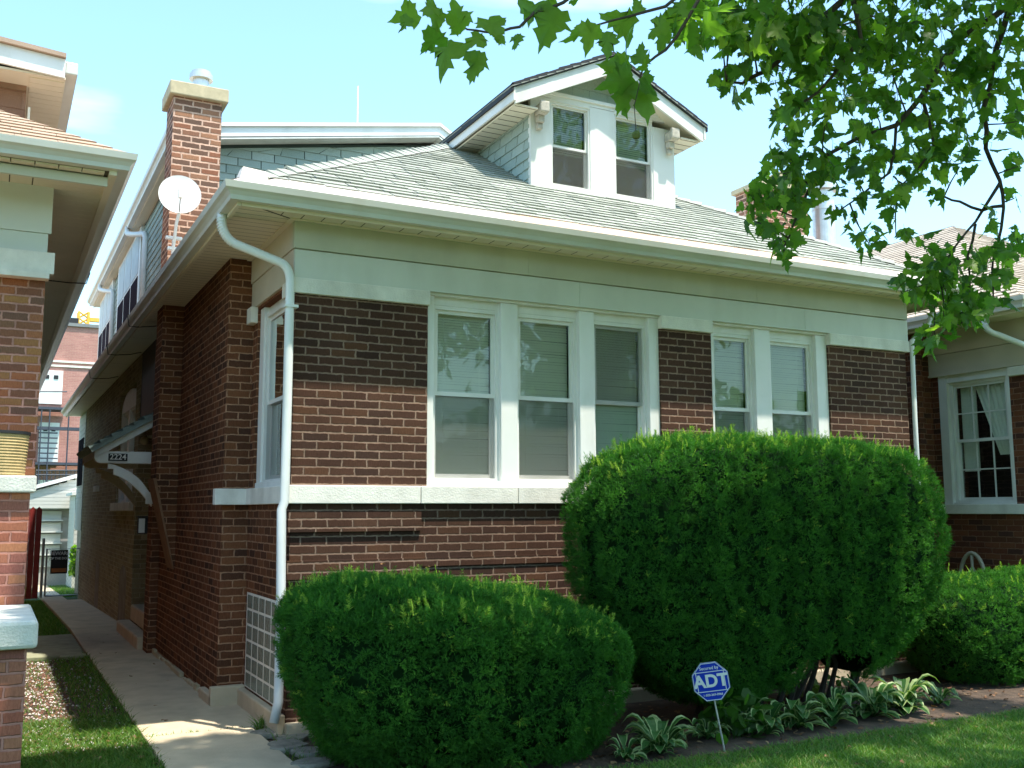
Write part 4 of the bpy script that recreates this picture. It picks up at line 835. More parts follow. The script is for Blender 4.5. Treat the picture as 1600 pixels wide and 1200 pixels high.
RN = empty('roof_antenna', (2.76, 7, 6.3), 'thin white antenna pole rising behind the upper storey roof', 'antenna'); m = MB(); m.tube([(2.76, 7, 6.3), (2.76, 7, 8.1)], .012, 6); m.build('pole', WHITE, RN); m = MB(); m.cyl((2.76, 7, 6.2), .03, .12, 8); m.build('base', GALV, RN)
#VEG#
# ================================================================== VEGETATION
def proj(P):
    d = P-np.array(CPOS); z = d@np.array(F_); zz = np.where(np.abs(z) < 1e-6, 1e-6, z)
    return 800+CF*(d@np.array(R_))/zz, 600-CF*(d@np.array(U_))/zz, z
def norm(a): return a/np.maximum(1e-9, np.linalg.norm(a, axis=1, keepdims=True))
def sprigs(P, Nn, size, needles, wid, tint, spread=.55):
    """needle shoots: every shoot is a short axis with needles either side"""
    n = len(P); ax = norm(Nn + rng.normal(0, spread, (n, 3)) + np.array([0, 0, .35])); sd = norm(np.cross(ax, rng.normal(0, 1, (n, 3))))
    L = size*(.7+.7*rng.random(n))[:, None]; V = np.empty((n, needles, 3, 3)); 
    for k in range(needles):
        t = (k//2+.5)/(needles/2); sg = 1 if k % 2 else -1; b = P+ax*L*t; nl = L*.42*(1-.35*t); d = norm(ax*(.45+.5*t)+sd*sg*.9+rng.normal(0, .16, (n, 3)))
        wv = norm(np.cross(d, rng.normal(0, 1, (n, 3))))*wid
        V[:, k, 0] = b-wv; V[:, k, 1] = b+wv; V[:, k, 2] = b+d*nl
    Fc = np.arange(n*needles*3).reshape(-1, 3); T = np.repeat(tint, needles*3)
    return V.reshape(-1, 3), Fc, T
def blobsurf(n, c, a, p, bumps=.035, seed=0, zmin=None, under=None, shell=.07):
    g = np.random.default_rng(seed); d = norm(g.normal(0, 1, (n*9, 3))); aa = np.array(a); R__ = (np.abs(d/aa)**p).sum(1)**(-1/p); Pw = d*R__[:, None]
    Q = Pw/aa; Nn = norm(np.sign(Q)*np.abs(Q)**(p-1)/aa); wt = R__**2/np.maximum(.15, (Nn*d).sum(1)); k = g.random(len(d)) < wt/np.percentile(wt, 99); Pw, Nn = Pw[k], Nn[k]
    f = (np.sin(Pw[:, 0]*5.1+seed)*np.sin(Pw[:, 1]*6.3+2*seed)*np.sin(Pw[:, 2]*5.7+1)+.6*np.sin(Pw[:, 0]*11+3)*np.sin(Pw[:, 2]*13+seed)+.5*np.sin(Pw[:, 1]*17+Pw[:, 0]*15))
    depth = g.random(len(Pw))**2*shell
    Pw = Pw+Nn*(bumps*f-depth)[:, None]+np.array(c)
    if under is not None: Pw, Nn = under(Pw, Nn)
    if zmin is not None: k = Pw[:, 2] > zmin; Pw, Nn, f = Pw[k], Nn[k], f[k]
    print('blob', n, len(Pw)); return Pw[:n], Nn[:n], f[:n]
def yew(name, label, c, a, p, n, seed, loc, under=None, holes=None, bumps=.035, size=.032, flush=.25, long_=.014, group='clipped yew shrubs in front of the houses'):
    root = empty(name, loc, label, 'shrub', group)
    P, Nn, f = blobsurf(n, c, a, p, bumps, seed, .12, under)
    if holes is not None: k = ~holes(P); P, Nn, f = P[k], Nn[k], f[k]
    px, py, zz = proj(P); toC = norm(np.array(CPOS)-P); k = ((Nn*toC).sum(1) > -.45) | (rng.random(len(P)) < .3); P, Nn, f = P[k], Nn[k], f[k]
    t = np.clip(.38+.22*rng.normal(0, 1, len(P))+.15*f, 0, .8); top = Nn[:, 2] > .45; nf = rng.random(len(P)); t[top & (nf < flush*.06)] = 1; t[nf > .99] = .93
    nt_ = len(P)//7; cen = rng.choice(len(P), nt_, replace=False); own = np.repeat(np.arange(nt_), 9); C_ = P[cen][own]; N_ = Nn[cen][own]
    tb = np.clip(rng.normal(0, .13, nt_), -.3, .3)[own]; tt_ = np.clip(t[cen][own]*.6+.18+tb+rng.normal(0, .07, len(own)), 0, .85); tt_[t[cen][own] > .9] = 1
    off = rng.normal(0, 1, (len(own), 3)); off -= N_*(off*N_).sum(1)[:, None]*.6; Dn = norm(N_+off*.75); Bs = C_-N_*.022+off*.008
    k2 = rng.random(len(own)) < .5; tt_[(tt_ >= 1) & k2] = .7
    V, Fc, T = sprigs(Bs, Dn, size, 10, .0020, tt_, .22)
    # long new shoots poking out of the top
    k = np.where(top)[0]; k = k[rng.random(len(k)) < long_]; V2, F2, T2 = sprigs(P[k], norm(Nn[k]+np.array([0, 0, 1.5])), size*1.9, 18, .0024, np.where(rng.random(len(k)) < .6, 1., .7), .3)
    V = np.vstack([V, V2]); Fc = np.vstack([Fc, F2+len(T)]); T = np.concatenate([T, T2])
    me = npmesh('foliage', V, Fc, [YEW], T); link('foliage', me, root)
    # solid near-black core added to block light, its colour standing in for inner shade
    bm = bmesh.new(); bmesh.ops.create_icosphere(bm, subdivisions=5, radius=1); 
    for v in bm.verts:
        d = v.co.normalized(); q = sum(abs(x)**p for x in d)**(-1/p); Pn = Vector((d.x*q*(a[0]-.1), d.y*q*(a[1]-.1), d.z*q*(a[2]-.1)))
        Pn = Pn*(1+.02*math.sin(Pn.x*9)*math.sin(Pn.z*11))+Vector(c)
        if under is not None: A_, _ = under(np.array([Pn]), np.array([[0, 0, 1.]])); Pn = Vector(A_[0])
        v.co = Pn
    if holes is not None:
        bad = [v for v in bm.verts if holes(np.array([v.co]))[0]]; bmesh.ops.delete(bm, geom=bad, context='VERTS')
    me = bpy.data.meshes.new('shade_core_mesh'); bm.to_mesh(me); bm.free(); me.materials.append(YEWCORE); link('shade_core', me, root)
    return root
def taper(cz, zt, amt, cx_):
    def f(P, Nn):
        k = np.clip((zt-P[:, 2])/(zt-.1), 0, 1)[:, None]; P = P.copy(); P[:, 0:1] = cx_[0]+(P[:, 0:1]-cx_[0])*(1-amt*k**1.6); P[:, 1:2] = cx_[1]+(P[:, 1:2]-cx_[1])*(1-amt*k**1.6); return P, Nn
    return f
def mound(P, Nn):
    P = P.copy(); P[:, 2] = np.where(P[:, 2] < .82, .82-(.82-P[:, 2])*2.5, P[:, 2]) - .13*(P[:, 0]-.82); return taper(0, .85, .16, (.72, -1.05))(P, Nn)
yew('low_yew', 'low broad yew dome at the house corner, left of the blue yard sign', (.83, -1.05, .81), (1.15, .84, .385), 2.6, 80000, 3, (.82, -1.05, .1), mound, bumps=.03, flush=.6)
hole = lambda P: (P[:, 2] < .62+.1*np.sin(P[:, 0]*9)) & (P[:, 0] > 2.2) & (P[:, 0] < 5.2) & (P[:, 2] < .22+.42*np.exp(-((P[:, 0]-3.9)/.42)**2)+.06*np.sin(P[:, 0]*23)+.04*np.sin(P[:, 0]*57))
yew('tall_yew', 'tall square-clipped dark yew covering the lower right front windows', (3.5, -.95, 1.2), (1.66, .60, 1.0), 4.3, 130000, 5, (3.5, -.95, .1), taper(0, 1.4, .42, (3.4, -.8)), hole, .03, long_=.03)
m = MB(); r = random.Random(6)
for i in range(14): x_ = 3.0+i*.12+r.random()*.05; m.tube([(x_, -.8+r.random()*.2, .08), (x_+.1*(r.random()-.5), -.85, .4), (x_+.3*(r.random()-.5), -.9+r.random()*.2, .8)], [.028, .02, .012], 6)
m.build('stems', BARK, bpy.data.objects['tall_yew'])
yew('hedge_yew', 'low wide yew hedge at the right edge before the red brick house', (7.0, -.62, .5), (1.5, .62, .56), 3.0, 55000, 9, (7.0, -.62, .1), taper(0, .55, .12, (7, -.62)))
# dry leaves on the shrubs
def dryleaf(p, i, lab):
    m = MB(); a = rng.random()*6.3; u = Vector((math.cos(a), math.sin(a), .2)); v = Vector((-math.sin(a), math.cos(a), .35)); p = Vector(p)
    m.face([p, p+u*.022+v*.008, p+u*.045, p+u*.022-v*.008+Z*.008]); m.face([p, p+u*.022-v*.008+Z*.008, p+u*.03-v*.02, p+u*.01-v*.016+Z*.01]); o = tint_of(m.build('dry_leaf', LEAFD, loc=p)); return tag(o, lab, 'leaf', 'dry leaves lying on the low yew')
dl = [(.18, -1.4), (.35, -.9), (.6, -1.05), (.75, -.75), (1.15, -1.0), (1.3, -1.35), (.5, -1.55), (.1, -1.0), (1.45, -.95), (.9, -1.5)]
for i, (x_, y_) in enumerate(dl):
    u_, v_ = (x_-.82)/1.15, (y_+1.05)/.84; z_ = .82+.40*max(0, 1-abs(u_)**2.55-abs(v_)**2.55)**(1/2.55)-.13*(x_-.82)+.045; dryleaf((x_, y_, z_), i, 'small curled orange-brown dry leaf lying on top of the low yew')

# ---- sycamore
half_ = [(.0, .0), (.10, .02), (.22, -.06), (.30, .05), (.42, .06), (.37, .17), (.50, .30), (.36, .33), (.30, .42), (.20, .45), (.27, .62), (.17, .66), (.12, .80), (.05, .86), (.0, 1.0)]
outl = half_ + [(-x, y) for x, y in half_[-2:0:-1]]
LO = np.array(outl); nO = len(LO); LC = np.array([0, .32])
def leaves(B, D, Nn, size, tint, k3=None):
    """B base, D direction of midrib, Nn leaf normal"""
    n = len(B); D = norm(D); Sx = norm(np.cross(D, Nn)); Nn = np.cross(Sx, D); pts = np.vstack([LC[None], LO]); V = np.empty((n, nO+1, 3))
    wv = rng.uniform(.72, 1.08, n); curl = rng.uniform(-.45, .2, n); fold = rng.uniform(-.5, .1, n); lob = rng.normal(0, .035, (n, nO+1, 2))
    for i, (x, y) in enumerate(pts):
        xx = x*wv+lob[:, i, 0]*(i > 0)*(abs(x) > .05); yy = y+lob[:, i, 1]*(i > 0)*(y > .05); zz = fold*np.abs(x)*1.2+curl*(y-.3)**2*1.4+lob[:, i, 0]*.8*(abs(x) > .2)
        V[:, i] = B+(Sx*xx[:, None]+D*yy[:, None]+Nn*zz[:, None])*size[:, None]
    o = np.arange(nO); f = np.stack([np.zeros(nO, int), 1+o, 1+(o+1) % nO], 1); Fc = (f[None]+np.arange(n)[:, None, None]*(nO+1)).reshape(-1, 3)
    return V.reshape(-1, 3), Fc, np.repeat(tint, nO+1)
def PR(px, py, d): return CPOS+ray(px, py)*d
TR = empty('sycamore', (6.2, -5.6, .1), 'sycamore street tree whose leafy branches hang in from the top right corner', 'tree')
br = MB()
def limb(pts, r0, r1, n=7):
    pts = [Vector(p) for p in pts]; out = [pts[0]]; 
    for a, b in zip(pts[:-1], pts[1:]):
        L = (b-a).length; j = .03*L; out.append((a+b)/2+Vector(rng.normal(0, j, 3))); out.append(b)
    k = len(out); br.tube(out, [r0+(r1-r0)*i/(k-1) for i in range(k)], n)
TW = []   # twig skeleton points
def pl(pts, d, r0, r1): P = [PR(x, y, d+(q or 0)) for x, y, q in pts]; limb(P, r0, r1); [TW.extend([a.lerp(b, t) for t in np.linspace(0, 1, 6)]) for a, b in zip(P[:-1], P[1:])]; return P
e0 = PR(1610, -70, 6.6)
limb([(6.2, -5.6, 3.4), (5.4, -4.8, 5.2), e0], .11, .035, 10)
pl([(1610, -70, 0), (1585, 0, 0), (1566, 50, 0), (1550, 100, 0), (1536, 170, 0), (1540, 232, 0), (1562, 282, 0), (1568, 325, 0), (1558, 385, 0), (1550, 430, 0), (1552, 470, 0)], 6.6, .024, .005)
pl([(1563, 285, 0), (1542, 318, 0), (1524, 347, 0), (1500, 375, -.1), (1482, 402, -.1), (1470, 440, -.1)], 6.6, .012, .004)
pl([(1565, 322, 0), (1535, 329, 0), (1500, 315, 0), (1475, 307, 0), (1452, 300, 0)], 6.6, .012, .005)
pl([(1524, 350, 0), (1512, 400, 0), (1516, 440, 0), (1512, 500, 0)], 6.6, .01, .004)
pl([(1585, 0, 0), (1500, 60, -.1), (1440, 150, -.2), (1400, 196, -.3), (1340, 216, -.3), (1285, 246, -.4), (1262, 300, -.4), (1240, 350, -.4), (1225, 385, -.4)], 6.5, .022, .005)
pl([(1400, 196, 0), (1390, 270, 0), (1340, 310, 0), (1310, 330, 0)], 6.2, .01, .004)
pl([(1440, 150, 0), (1460, 230, 0), (1430, 270, 0), (1400, 300, 0)], 6.3, .012, .004)
e1 = PR(1350, -120, 5.6); limb([(5.4, -4.8, 5.2), (4.2, -4.6, 6.0), e1], .09, .03, 9)
pl([(1350, -120, 0), (1330, -10, 0), (1260, 60, 0), (1200, 110, 0), (1160, 130, 0), (1135, 128, 0)], 5.6, .025, .005)
pl([(1330, -10, 0), (1345, 60, 0), (1300, 120, 0), (1255, 160, 0), (1225, 200, 0)], 5.6, .015, .005)
e2 = PR(1120, -60, 4.4); limb([(4.2, -4.6, 6.0), (2.4, -4.9, 5.2), e2], .05, .02, 8)
pl([(1120, -60, 0), (1075, 28, 0), (1040, 78, 0), (1010, 100, 0), (1000, 122, 0)], 4.3, .009, .004)
pl([(1120, -60, 0), (1040, 10, 0), (985, 25, 0), (930, 40, 0)], 4.3, .009, .004)
e3 = PR(960, -60, 3.8); limb([(2.4, -4.9, 5.2), e3], .02, .01, 7)
pl([(960, -60, 0), (880, 4, 0), (835, 20, 0), (812, 42, 0), (780, 50, 0), (758, 50, 0), (730, 46, 0), (705, 30, 0)], 3.75, .0075, .003)
# the bole and its limbs outside the frame
tk = MB(); tk.tube([(6.2, -5.6, .0), (6.2, -5.6, .5), (6.15, -5.62, 2), (6.2, -5.6, 3.4)], [.34, .27, .24, .21], 16)
for q in [(3.2, -7.0, 8.0), (7.5, -4.2, 8), (9.5, -6.5, 7), (5.5, -8.5, 7.5), (1.0, -6.2, 7.6)]: limb([(6.2, -5.6, 3.3), (6.2+(q[0]-6.2)*.4, -5.6+(q[1]+5.6)*.4, 5.2), q], .12, .03, 8)
limb([(3.2, -7.0, 8.0), (.5, -4.5, 7.2), (-1.5, -3.2, 7.0)], .04, .015, 7)
tk.build('trunk', BARK, TR, smooth=True)
LB, LD, LN, LS, LT = [], [], [], [], []
def addleaf(b, d, n, s, t): LB.append(tuple(b)); LD.append(tuple(d)); LN.append(tuple(n)); LS.append(s); LT.append(t)
# hand-placed near leaves: (base px, tip px, depth)
near = [(652, 17, 604, 36), (640, 26, 622, 52), (690, 40, 660, 2), (722, 42, 704, -8), (728, 47, 694, 24), (704, 58, 682, 118), (688, 50, 655, 96), (758, 56, 716, 72), (750, 78, 733, 136), (757, 46, 794, 20), (784, 52, 777, 74), (808, 52, 802, 80), (872, 12, 840, 86), (838, 20, 806, -6), (870, 2, 838, 14), (896, 0, 898, 14), (826, 26, 818, 10), (677, 20, 668, -12),
        (915, 40, 876, 78), (930, 36, 912, 92), (948, 48, 950, 96), (985, 40, 962, 104), (1000, 100, 1004, 62), (990, 45, 930, 18), (1040, 30, 1010, 66), (1046, 40, 1030, 88), (1070, 40, 1086, 92), (1095, 30, 1130, 60), (1085, 70, 1100, 96), (1060, 20, 1070, -10), (1000, 20, 990, -14), (1100, 20, 1150, 15),
        (990, 118, 926, 142), (985, 125, 960, 186), (1003, 128, 1020, 188), (1000, 130, 1036, 146), (985, 100, 940, 118), (1000, 112, 1020, 84), (975, 135, 978, 190), (1012, 130, 1008, 100), (965, 105, 930, 100), (978, 118, 955, 100)]
for (bx, by, tx, ty) in near:
    d = 3.75 if bx < 905 else 4.3; d += rng.normal(0, .08); B = PR(bx, by, d); Tp = PR(tx, ty, d+rng.normal(0, .05)); dd = Tp-B
    n = (Vector((CPOS-B)).normalized()+Vector(rng.normal(0, .4, 3))).normalized(); addleaf(B, dd, n, dd.length*.97, .5+.3*rng.random())
    TW.append(B)
# masses of foliage in frame: (px, py, radius px, leaves, depth)
mass = [(1120, 20, 45, 14, 5.0), (1175, 30, 50, 24, 5.3), (1240, 30, 60, 34, 5.5), (1310, 40, 65, 40, 5.7), (1390, 40, 70, 44, 6.0), (1470, 40, 70, 44, 6.4), (1560, 40, 60, 36, 6.5), (1150, 128, 28, 11, 5.6), (1130, 60, 30, 8, 5.2),
        (1230, 110, 55, 26, 5.6), (1310, 120, 55, 28, 5.8), (1395, 115, 60, 34, 6.1), (1480, 120, 60, 38, 6.5), (1560, 130, 50, 26, 6.6), (1235, 180, 30, 10, 5.6), (1290, 185, 34, 9, 5.9), (1370, 180, 40, 12, 6.2), (1460, 195, 50, 24, 6.4), (1530, 215, 40, 12, 6.6), (1590, 190, 26, 7, 6.6),
        (1205, 70, 45, 20, 5.4), (1090, 40, 45, 12, 4.9), (1200, 320, 26, 10, 6.1), (1250, 300, 26, 10, 6.2), (1220, 270, 30, 12, 6.1), (1232, 240, 30, 14, 6.2), (1265, 270, 34, 16, 6.2), (1225, 300, 24, 8, 6.1), (1180, 305, 16, 4, 6.1), (1300, 245, 30, 10, 6.1), (1345, 235, 36, 15, 6.2), (1345, 290, 34, 16, 6.2), (1305, 320, 22, 5, 6.2), (1395, 275, 42, 22, 6.3), (1440, 255, 36, 15, 6.4), (1455, 300, 22, 5, 6.5), (1500, 260, 30, 10, 6.5), (1395, 330, 24, 6, 6.3), (1345, 360, 24, 6, 6.3), (1300, 285, 20, 5, 6.2),
        (1178, 345, 22, 8, 6.1), (1215, 372, 22, 12, 6.1), (1245, 335, 20, 6, 6.1), (1225, 395, 16, 6, 6.1), (1360, 385, 20, 6, 6.3), (1400, 372, 16, 3, 6.4), (1440, 382, 10, 2, 6.4), (1550, 350, 14, 3, 6.6), (1590, 260, 16, 3, 6.6), (1585, 310, 14, 2, 6.6),
        (1470, 410, 26, 12, 6.4), (1500, 420, 34, 20, 6.5), (1550, 400, 34, 16, 6.6), (1590, 385, 24, 9, 6.6), (1440, 445, 30, 15, 6.4), (1480, 460, 36, 24, 6.5), (1520, 465, 34, 20, 6.5), (1415, 455, 16, 7, 6.4), (1555, 440, 24, 8, 6.6), (1570, 470, 14, 3, 6.6), (1500, 490, 26, 13, 6.5), (1530, 500, 18, 6, 6.5), (1460, 525, 18, 8, 6.4), (1445, 545, 12, 5, 6.4), (1475, 505, 18, 7, 6.4)]
for (cx_, cy__, rr_, n, d) in mass:
    C0 = PR(cx_, cy__, d); 
    if TW:
        q = min(TW, key=lambda t: (t-C0).length)
        if (q-C0).length < 2.0: limb([q, C0], .006, .003, 5)
    for i in range(int(n*(2.4 if cy__ < 215 else 1.7))):
        a = rng.random()*6.283; r_ = rr_*math.sqrt(rng.random()); x_, y_ = cx_+math.cos(a)*r_, cy__+math.sin(a)*r_; B = PR(x_, y_-10, d+rng.normal(0, .22))
        out_ = (B-C0); D = Vector(rng.normal(0, .55, 3))+Vector((0, 0, -.75))+out_*1.2; nn = Vector(rng.normal(0, .6, 3))+Vector((0, -.35, .45)); s = .104*(.5+.95*rng.random())
        if i % 5 == 0: br.tube([C0.lerp(B, .15), C0.lerp(B, .6)+Vector(rng.normal(0, .015, 3)), B], .0016, 3, caps=False)
        addleaf(B, D, nn, s, rng.random()); br.tube([B, B-D.normalized()*s*.22], .001, 3, caps=False)
# rest of the crown, unseen above the frame, gaps and masses shaped for shade
npc = 14000; P = np.column_stack([rng.uniform(-3.2, 11, npc), rng.uniform(-9.5, -1.9, npc), rng.uniform(4.3, 9.5, npc)])
ctr = np.array([4.0, -5.6, 6.6]); q = (P-ctr)/np.array([7.2, 3.9, 3.0]); f = (np.sin(P[:, 0]*1.7)*np.sin(P[:, 1]*2.1+1)+np.sin(P[:, 2]*2.3+P[:, 0]))
k = ((q**2).sum(1) < 1) & (f > -.9); P = P[k]
px, py, zz = proj(P); infr = (zz > .2) & (px > -60) & (px < 1660) & (py > -40) & (py < 1260)
sh = P-np.array(SUN)[None]*((P[:, 2]-4.3)/SUN.z)[:, None]; roofhit = (sh[:, 1] > -.55) & (sh[:, 0] > -1.5)
sg_ = P-np.array(SUN)[None]*((P[:, 2]-.1)/SUN.z)[:, None]; wallhit = ((sg_[:, 1] > -.75) & (sg_[:, 0] > .0)) | ((sg_[:, 1] > -1.5) & (sg_[:, 0] > 5.5)) | ((sg_[:, 1] > -1.7) & (sg_[:, 1] < -1.1) & (sg_[:, 0] > 4.1) & (sg_[:, 0] < 4.8)); walk_ = (sg_[:, 0] < 0) & (sg_[:, 1] > .25)
P = P[~infr & ~roofhit & ~wallhit & ~walk_]
G_ = np.column_stack([rng.uniform(-1.9, .9, 6000), rng.uniform(-3.2, .18, 6000), np.full(6000, .1)]); P2 = G_+np.array(SUN)[None]/SUN.z*rng.uniform(5.2, 7.2, 6000)[:, None]  # extra unseen leaves added toward the sun to shade the walk and lawn
px, py, zz = proj(P2); P2 = P2[~((zz > .2) & (px > -60) & (px < 1660) & (py > -40) & (py < 1260)) & (rng.random(6000) < np.where(G_[:, 0] > -.1, .15, 1))]; P = np.vstack([P, P2])
G_ = np.column_stack([rng.uniform(1.0, 5.4, 3600), rng.uniform(-2.0, -1.0, 3600), np.full(3600, .1)]); P2 = G_+np.array(SUN)[None]/SUN.z*rng.uniform(4.9, 7.5, 3600)[:, None]  # more leaves added out of view to shade the hosta bed
px, py, zz = proj(P2); P2 = P2[~((zz > .2) & (px > -60) & (px < 1660) & (py > -40) & (py < 1260)) & ((G_[:, 0] < 4.1) | (G_[:, 0] > 4.8))]; P = np.vstack([P, P2])
for b in P: addleaf(b, rng.normal(0, .6, 3)+np.array([0, 0, -.6]), rng.normal(0, .6, 3)+np.array([0, 0, .5]), .15+.06*rng.random(), rng.random())
V, Fc, T = leaves(np.array(LB), np.array(LD, float), np.array(LN, float), np.array(LS), np.array(LT)); me = npmesh('crown', V, Fc, [LEAF], T); link('crown', me, TR)
br.build('branches', BARK, TR, smooth=True)
b0 = PR(994, 211, 4.3); m = MB(); m.tube([PR(1000, 128, 4.3), PR(991, 165, 4.3), b0], .0022, 4)
me = bpy.data.meshes.new('seed_ball'); bm = bmesh.new(); bmesh.ops.create_icosphere(bm, subdivisions=3, radius=.019); 
for v in bm.verts: v.co = v.co*(1+.12*(rng.random()-.5)) + b0
bm.to_mesh(me); bm.free(); me.materials.append(plain('seed_ball', (.1, .13, .035), .9, .3, 60)); sb = link('seed_ball', me, TR); m.build('seed_stalk', STEM, sb)

# ---- grass
def blades(regs, name, label=None, hmul=1):
    Vs = []; Ts = []
    for (x0, x1, y0, y1, n, h, z0) in regs:
        x = rng.uniform(x0, x1, n); y = rng.uniform(y0, y1, n); z = np.array([zg(t) for t in y])+z0; hh = h*(.5+.9*rng.random(n)); a = rng.uniform(0, 6.283, n); wv = .0022+.002*rng.random(n)
        B = np.column_stack([x, y, z]); s = np.column_stack([np.cos(a), np.sin(a), 0*a])*wv[:, None]; lean = np.column_stack([rng.normal(0, .45, n), rng.normal(0, .45, n), np.ones(n)])*hh[:, None]; mid = B+lean*.5+np.array([0, 0, .0]); tip = B+lean+np.column_stack([lean[:, 0], lean[:, 1], -.15*hh])*.5
        V = np.stack([B-s, B+s, mid+s*.8, mid-s*.8, tip, tip], 1); Vs.append(V.reshape(-1, 3)); Ts.append(np.repeat(rng.random(n), 6))
    V = np.vstack(Vs); n = len(V)//6; b = np.arange(n)[:, None]*6; F1 = (b+np.array([0, 1, 2])); F2 = b+np.array([0, 2, 3]); F3 = b+np.array([3, 2, 4]); Fc = np.vstack([F1, F2, F3])
    me = npmesh(name, V, Fc, [GRASS], np.concatenate(Ts)); return tag(link(name, me), kind='stuff')
blades([(1.2, 6.5, -2.9, -1.78, 66000, .045, -.02), (-.1, 1.6, -2.6, -2.0, 6000, .05, -.02), (4.5, 10, -4.5, -1.9, 30000, .05, -.02)], 'front_grass')
blades([(-1.72, -.89, -1.6, 1.35, 22000, .05, -.02), (-1.2, -.89, 1.3, 4.7, 1600, .045, 0), (-1.6, -.89, 1.3, 4.7, 1200, .04, 0), (-1.62, -.9, 6.97, 15.2, 12000, .05, -.02), (-.45, 3, 16.4, 22, 22000, .07, -.02), (-3, -.92, 16.4, 22, 4000, .07, -.02)], 'side_grass')
blades([(-.14, .06, -.9, .34, 260, .05, 0), (-.12, .02, .28, .4, 120, .09, 0), (-.86, -.15, .355, .368, 60, .03, .01), (-.91, -.86, -1, 5, 700, .05, 0)], 'weed_tufts')
# pebbles and litter
n = 2600; V = []; Fc = []; mi = []
x = np.where(rng.random(n) < .45, rng.uniform(-1.62, -1.25, n), rng.uniform(-1.6, -.9, n)); y = rng.uniform(.2, 4.75, n)
for i in range(n):
    s = .006+.011*rng.random(); b = len(V); a = rng.random()*3; c_, s_ = math.cos(a)*s, math.sin(a)*s; z_ = .1
    V += [(x[i]+c_, y[i]+s_, z_), (x[i]-s_*.8, y[i]+c_*.8, z_), (x[i]-c_, y[i]-s_, z_), (x[i]+s_*.8, y[i]-c_*.8, z_), (x[i], y[i], z_+s*.7)]; Fc += [(b, b+1, b+4), (b+1, b+2, b+4), (b+2, b+3, b+4), (b+3, b, b+4)]; k_ = 0 if rng.random() < .38 else 1; mi += [k_]*4
me = npmesh('pebbles', np.array(V), np.array(Fc), [plain('pale_pebble', (.5, .47, .44), .8, .2, 30), plain('brown_litter', (.16, .075, .05), .9, .4, 30)], mi=np.array(mi)); tag(link('pebbles', me), kind='stuff')

# dry litter in the bed, on the walk edge and over the lawn
n = 900; x = np.concatenate([rng.uniform(.9, 7, 600), rng.uniform(-1.6, -.9, 200), rng.uniform(-.86, .0, 20), rng.uniform(1.5, 6, 80)]); y = np.concatenate([rng.uniform(-1.85, -.15, 600), rng.uniform(-1.5, 4.7, 200), rng.uniform(-1.5, 7, 20), rng.uniform(-2.8, -1.8, 80)])
B = np.column_stack([x, y, np.where((x > -.87) & (x < .02), .128, .112)]); V, Fc, T = leaves(B, np.column_stack([rng.normal(0, 1, (n, 2)), rng.normal(0, .12, n)]), np.column_stack([rng.normal(0, .3, (n, 2)), np.ones(n)]), .025+.03*rng.random(n), rng.random(n)); LIT = leafmat('leaf_litter', [(0, (.1, .05, .03)), (.6, (.2, .1, .05)), (1, (.35, .22, .12))], .1, .8, .6); tag(link('leaf_litter', npmesh('leaf_litter', V, Fc, [LIT], T)), kind='stuff')
# ---- hostas
def hosta(x, y, s, nl, lab, seed, white=.5):
    r = random.Random(seed); m = MB(); m.mats = [HOSTA_G, HOSTA_W]; tt = []
    for i in range(nl):
        a = 6.283*i/nl*2.6+r.random(); L = s*(.45+.75*r.random()); lift = .25+.95*r.random(); wd = L*.30*(.7+.6*r.random()); d = Vector((math.cos(a), math.sin(a), 0)); sd = Vector((-d.y, d.x, 0)); prev = None; tv = r.random()
        for k in range(8):
            t = k/7; stem = .32; rad = L*(t*.85); z_ = .1+L*lift*(math.sin(t*2.1)*.75) - L*.12*t*t; wq = 0.006 if t < stem-.05 else wd*math.sin(math.pi*min(1, (t-stem+.08)/(1.08-stem)))**.7*.5+.002; c_ = Vector((x, y, 0))+d*rad+Z*z_
            row = [c_-sd*wq+Z*wq*.35, c_-sd*wq*(1-white*.55)+Z*wq*.12, c_, c_+sd*wq*(1-white*.55)+Z*wq*.12, c_+sd*wq+Z*wq*.35]
            if prev:
                for j in range(4): m.face([prev[j], prev[j+1], row[j+1], row[j]]); m.m[-1] = 1 if j in (0, 3) and t > stem else 0; tt += [tv]*4
            prev = row
    o = m.build('hosta', None, loc=(x, y, .1)); a_ = o.data.attributes.new('tint', 'FLOAT', 'POINT'); a_.data.foreach_set('value', tt[:len(o.data.vertices)]); return tag(o, lab, 'plant', 'variegated hostas along the bed')
hs_ = [(1.72, -1.62, .17, 9, 'sparse variegated hosta leftmost in the bed'), (1.98, -1.62, .27, 24, 'leafy variegated hosta left of the yard sign'), (2.22, -1.45, .2, 13, 'narrow variegated hosta just behind the sign stake, left side'), (2.52, -1.42, .2, 14, 'variegated hosta just right of the sign stake'), (2.98, -1.50, .24, 20, 'variegated hosta right of the round-leaved plant'), (3.3, -1.45, .26, 24, 'wide dark hosta with cream rims near the bed centre'), (3.68, -1.42, .27, 26, 'hosta with rounded dark leaves left of the bright one'), (4.08, -1.42, .28, 26, 'large hosta beside the sunlit one, half in shade'), (4.42, -1.40, .3, 34, 'big pale sunlit hosta, brightest in the bed'), (4.95, -1.30, .2, 14, 'small shaded hosta rightmost in the bed'), (3.05, -1.2, .22, 16, 'hosta at the back near the concrete ledge')]
for i, (x_, y_, s_, n_, lab) in enumerate(hs_): hosta(x_, y_, s_*.95, int(n_*2.3), lab, 60+i, .85 if i == 8 else .5)
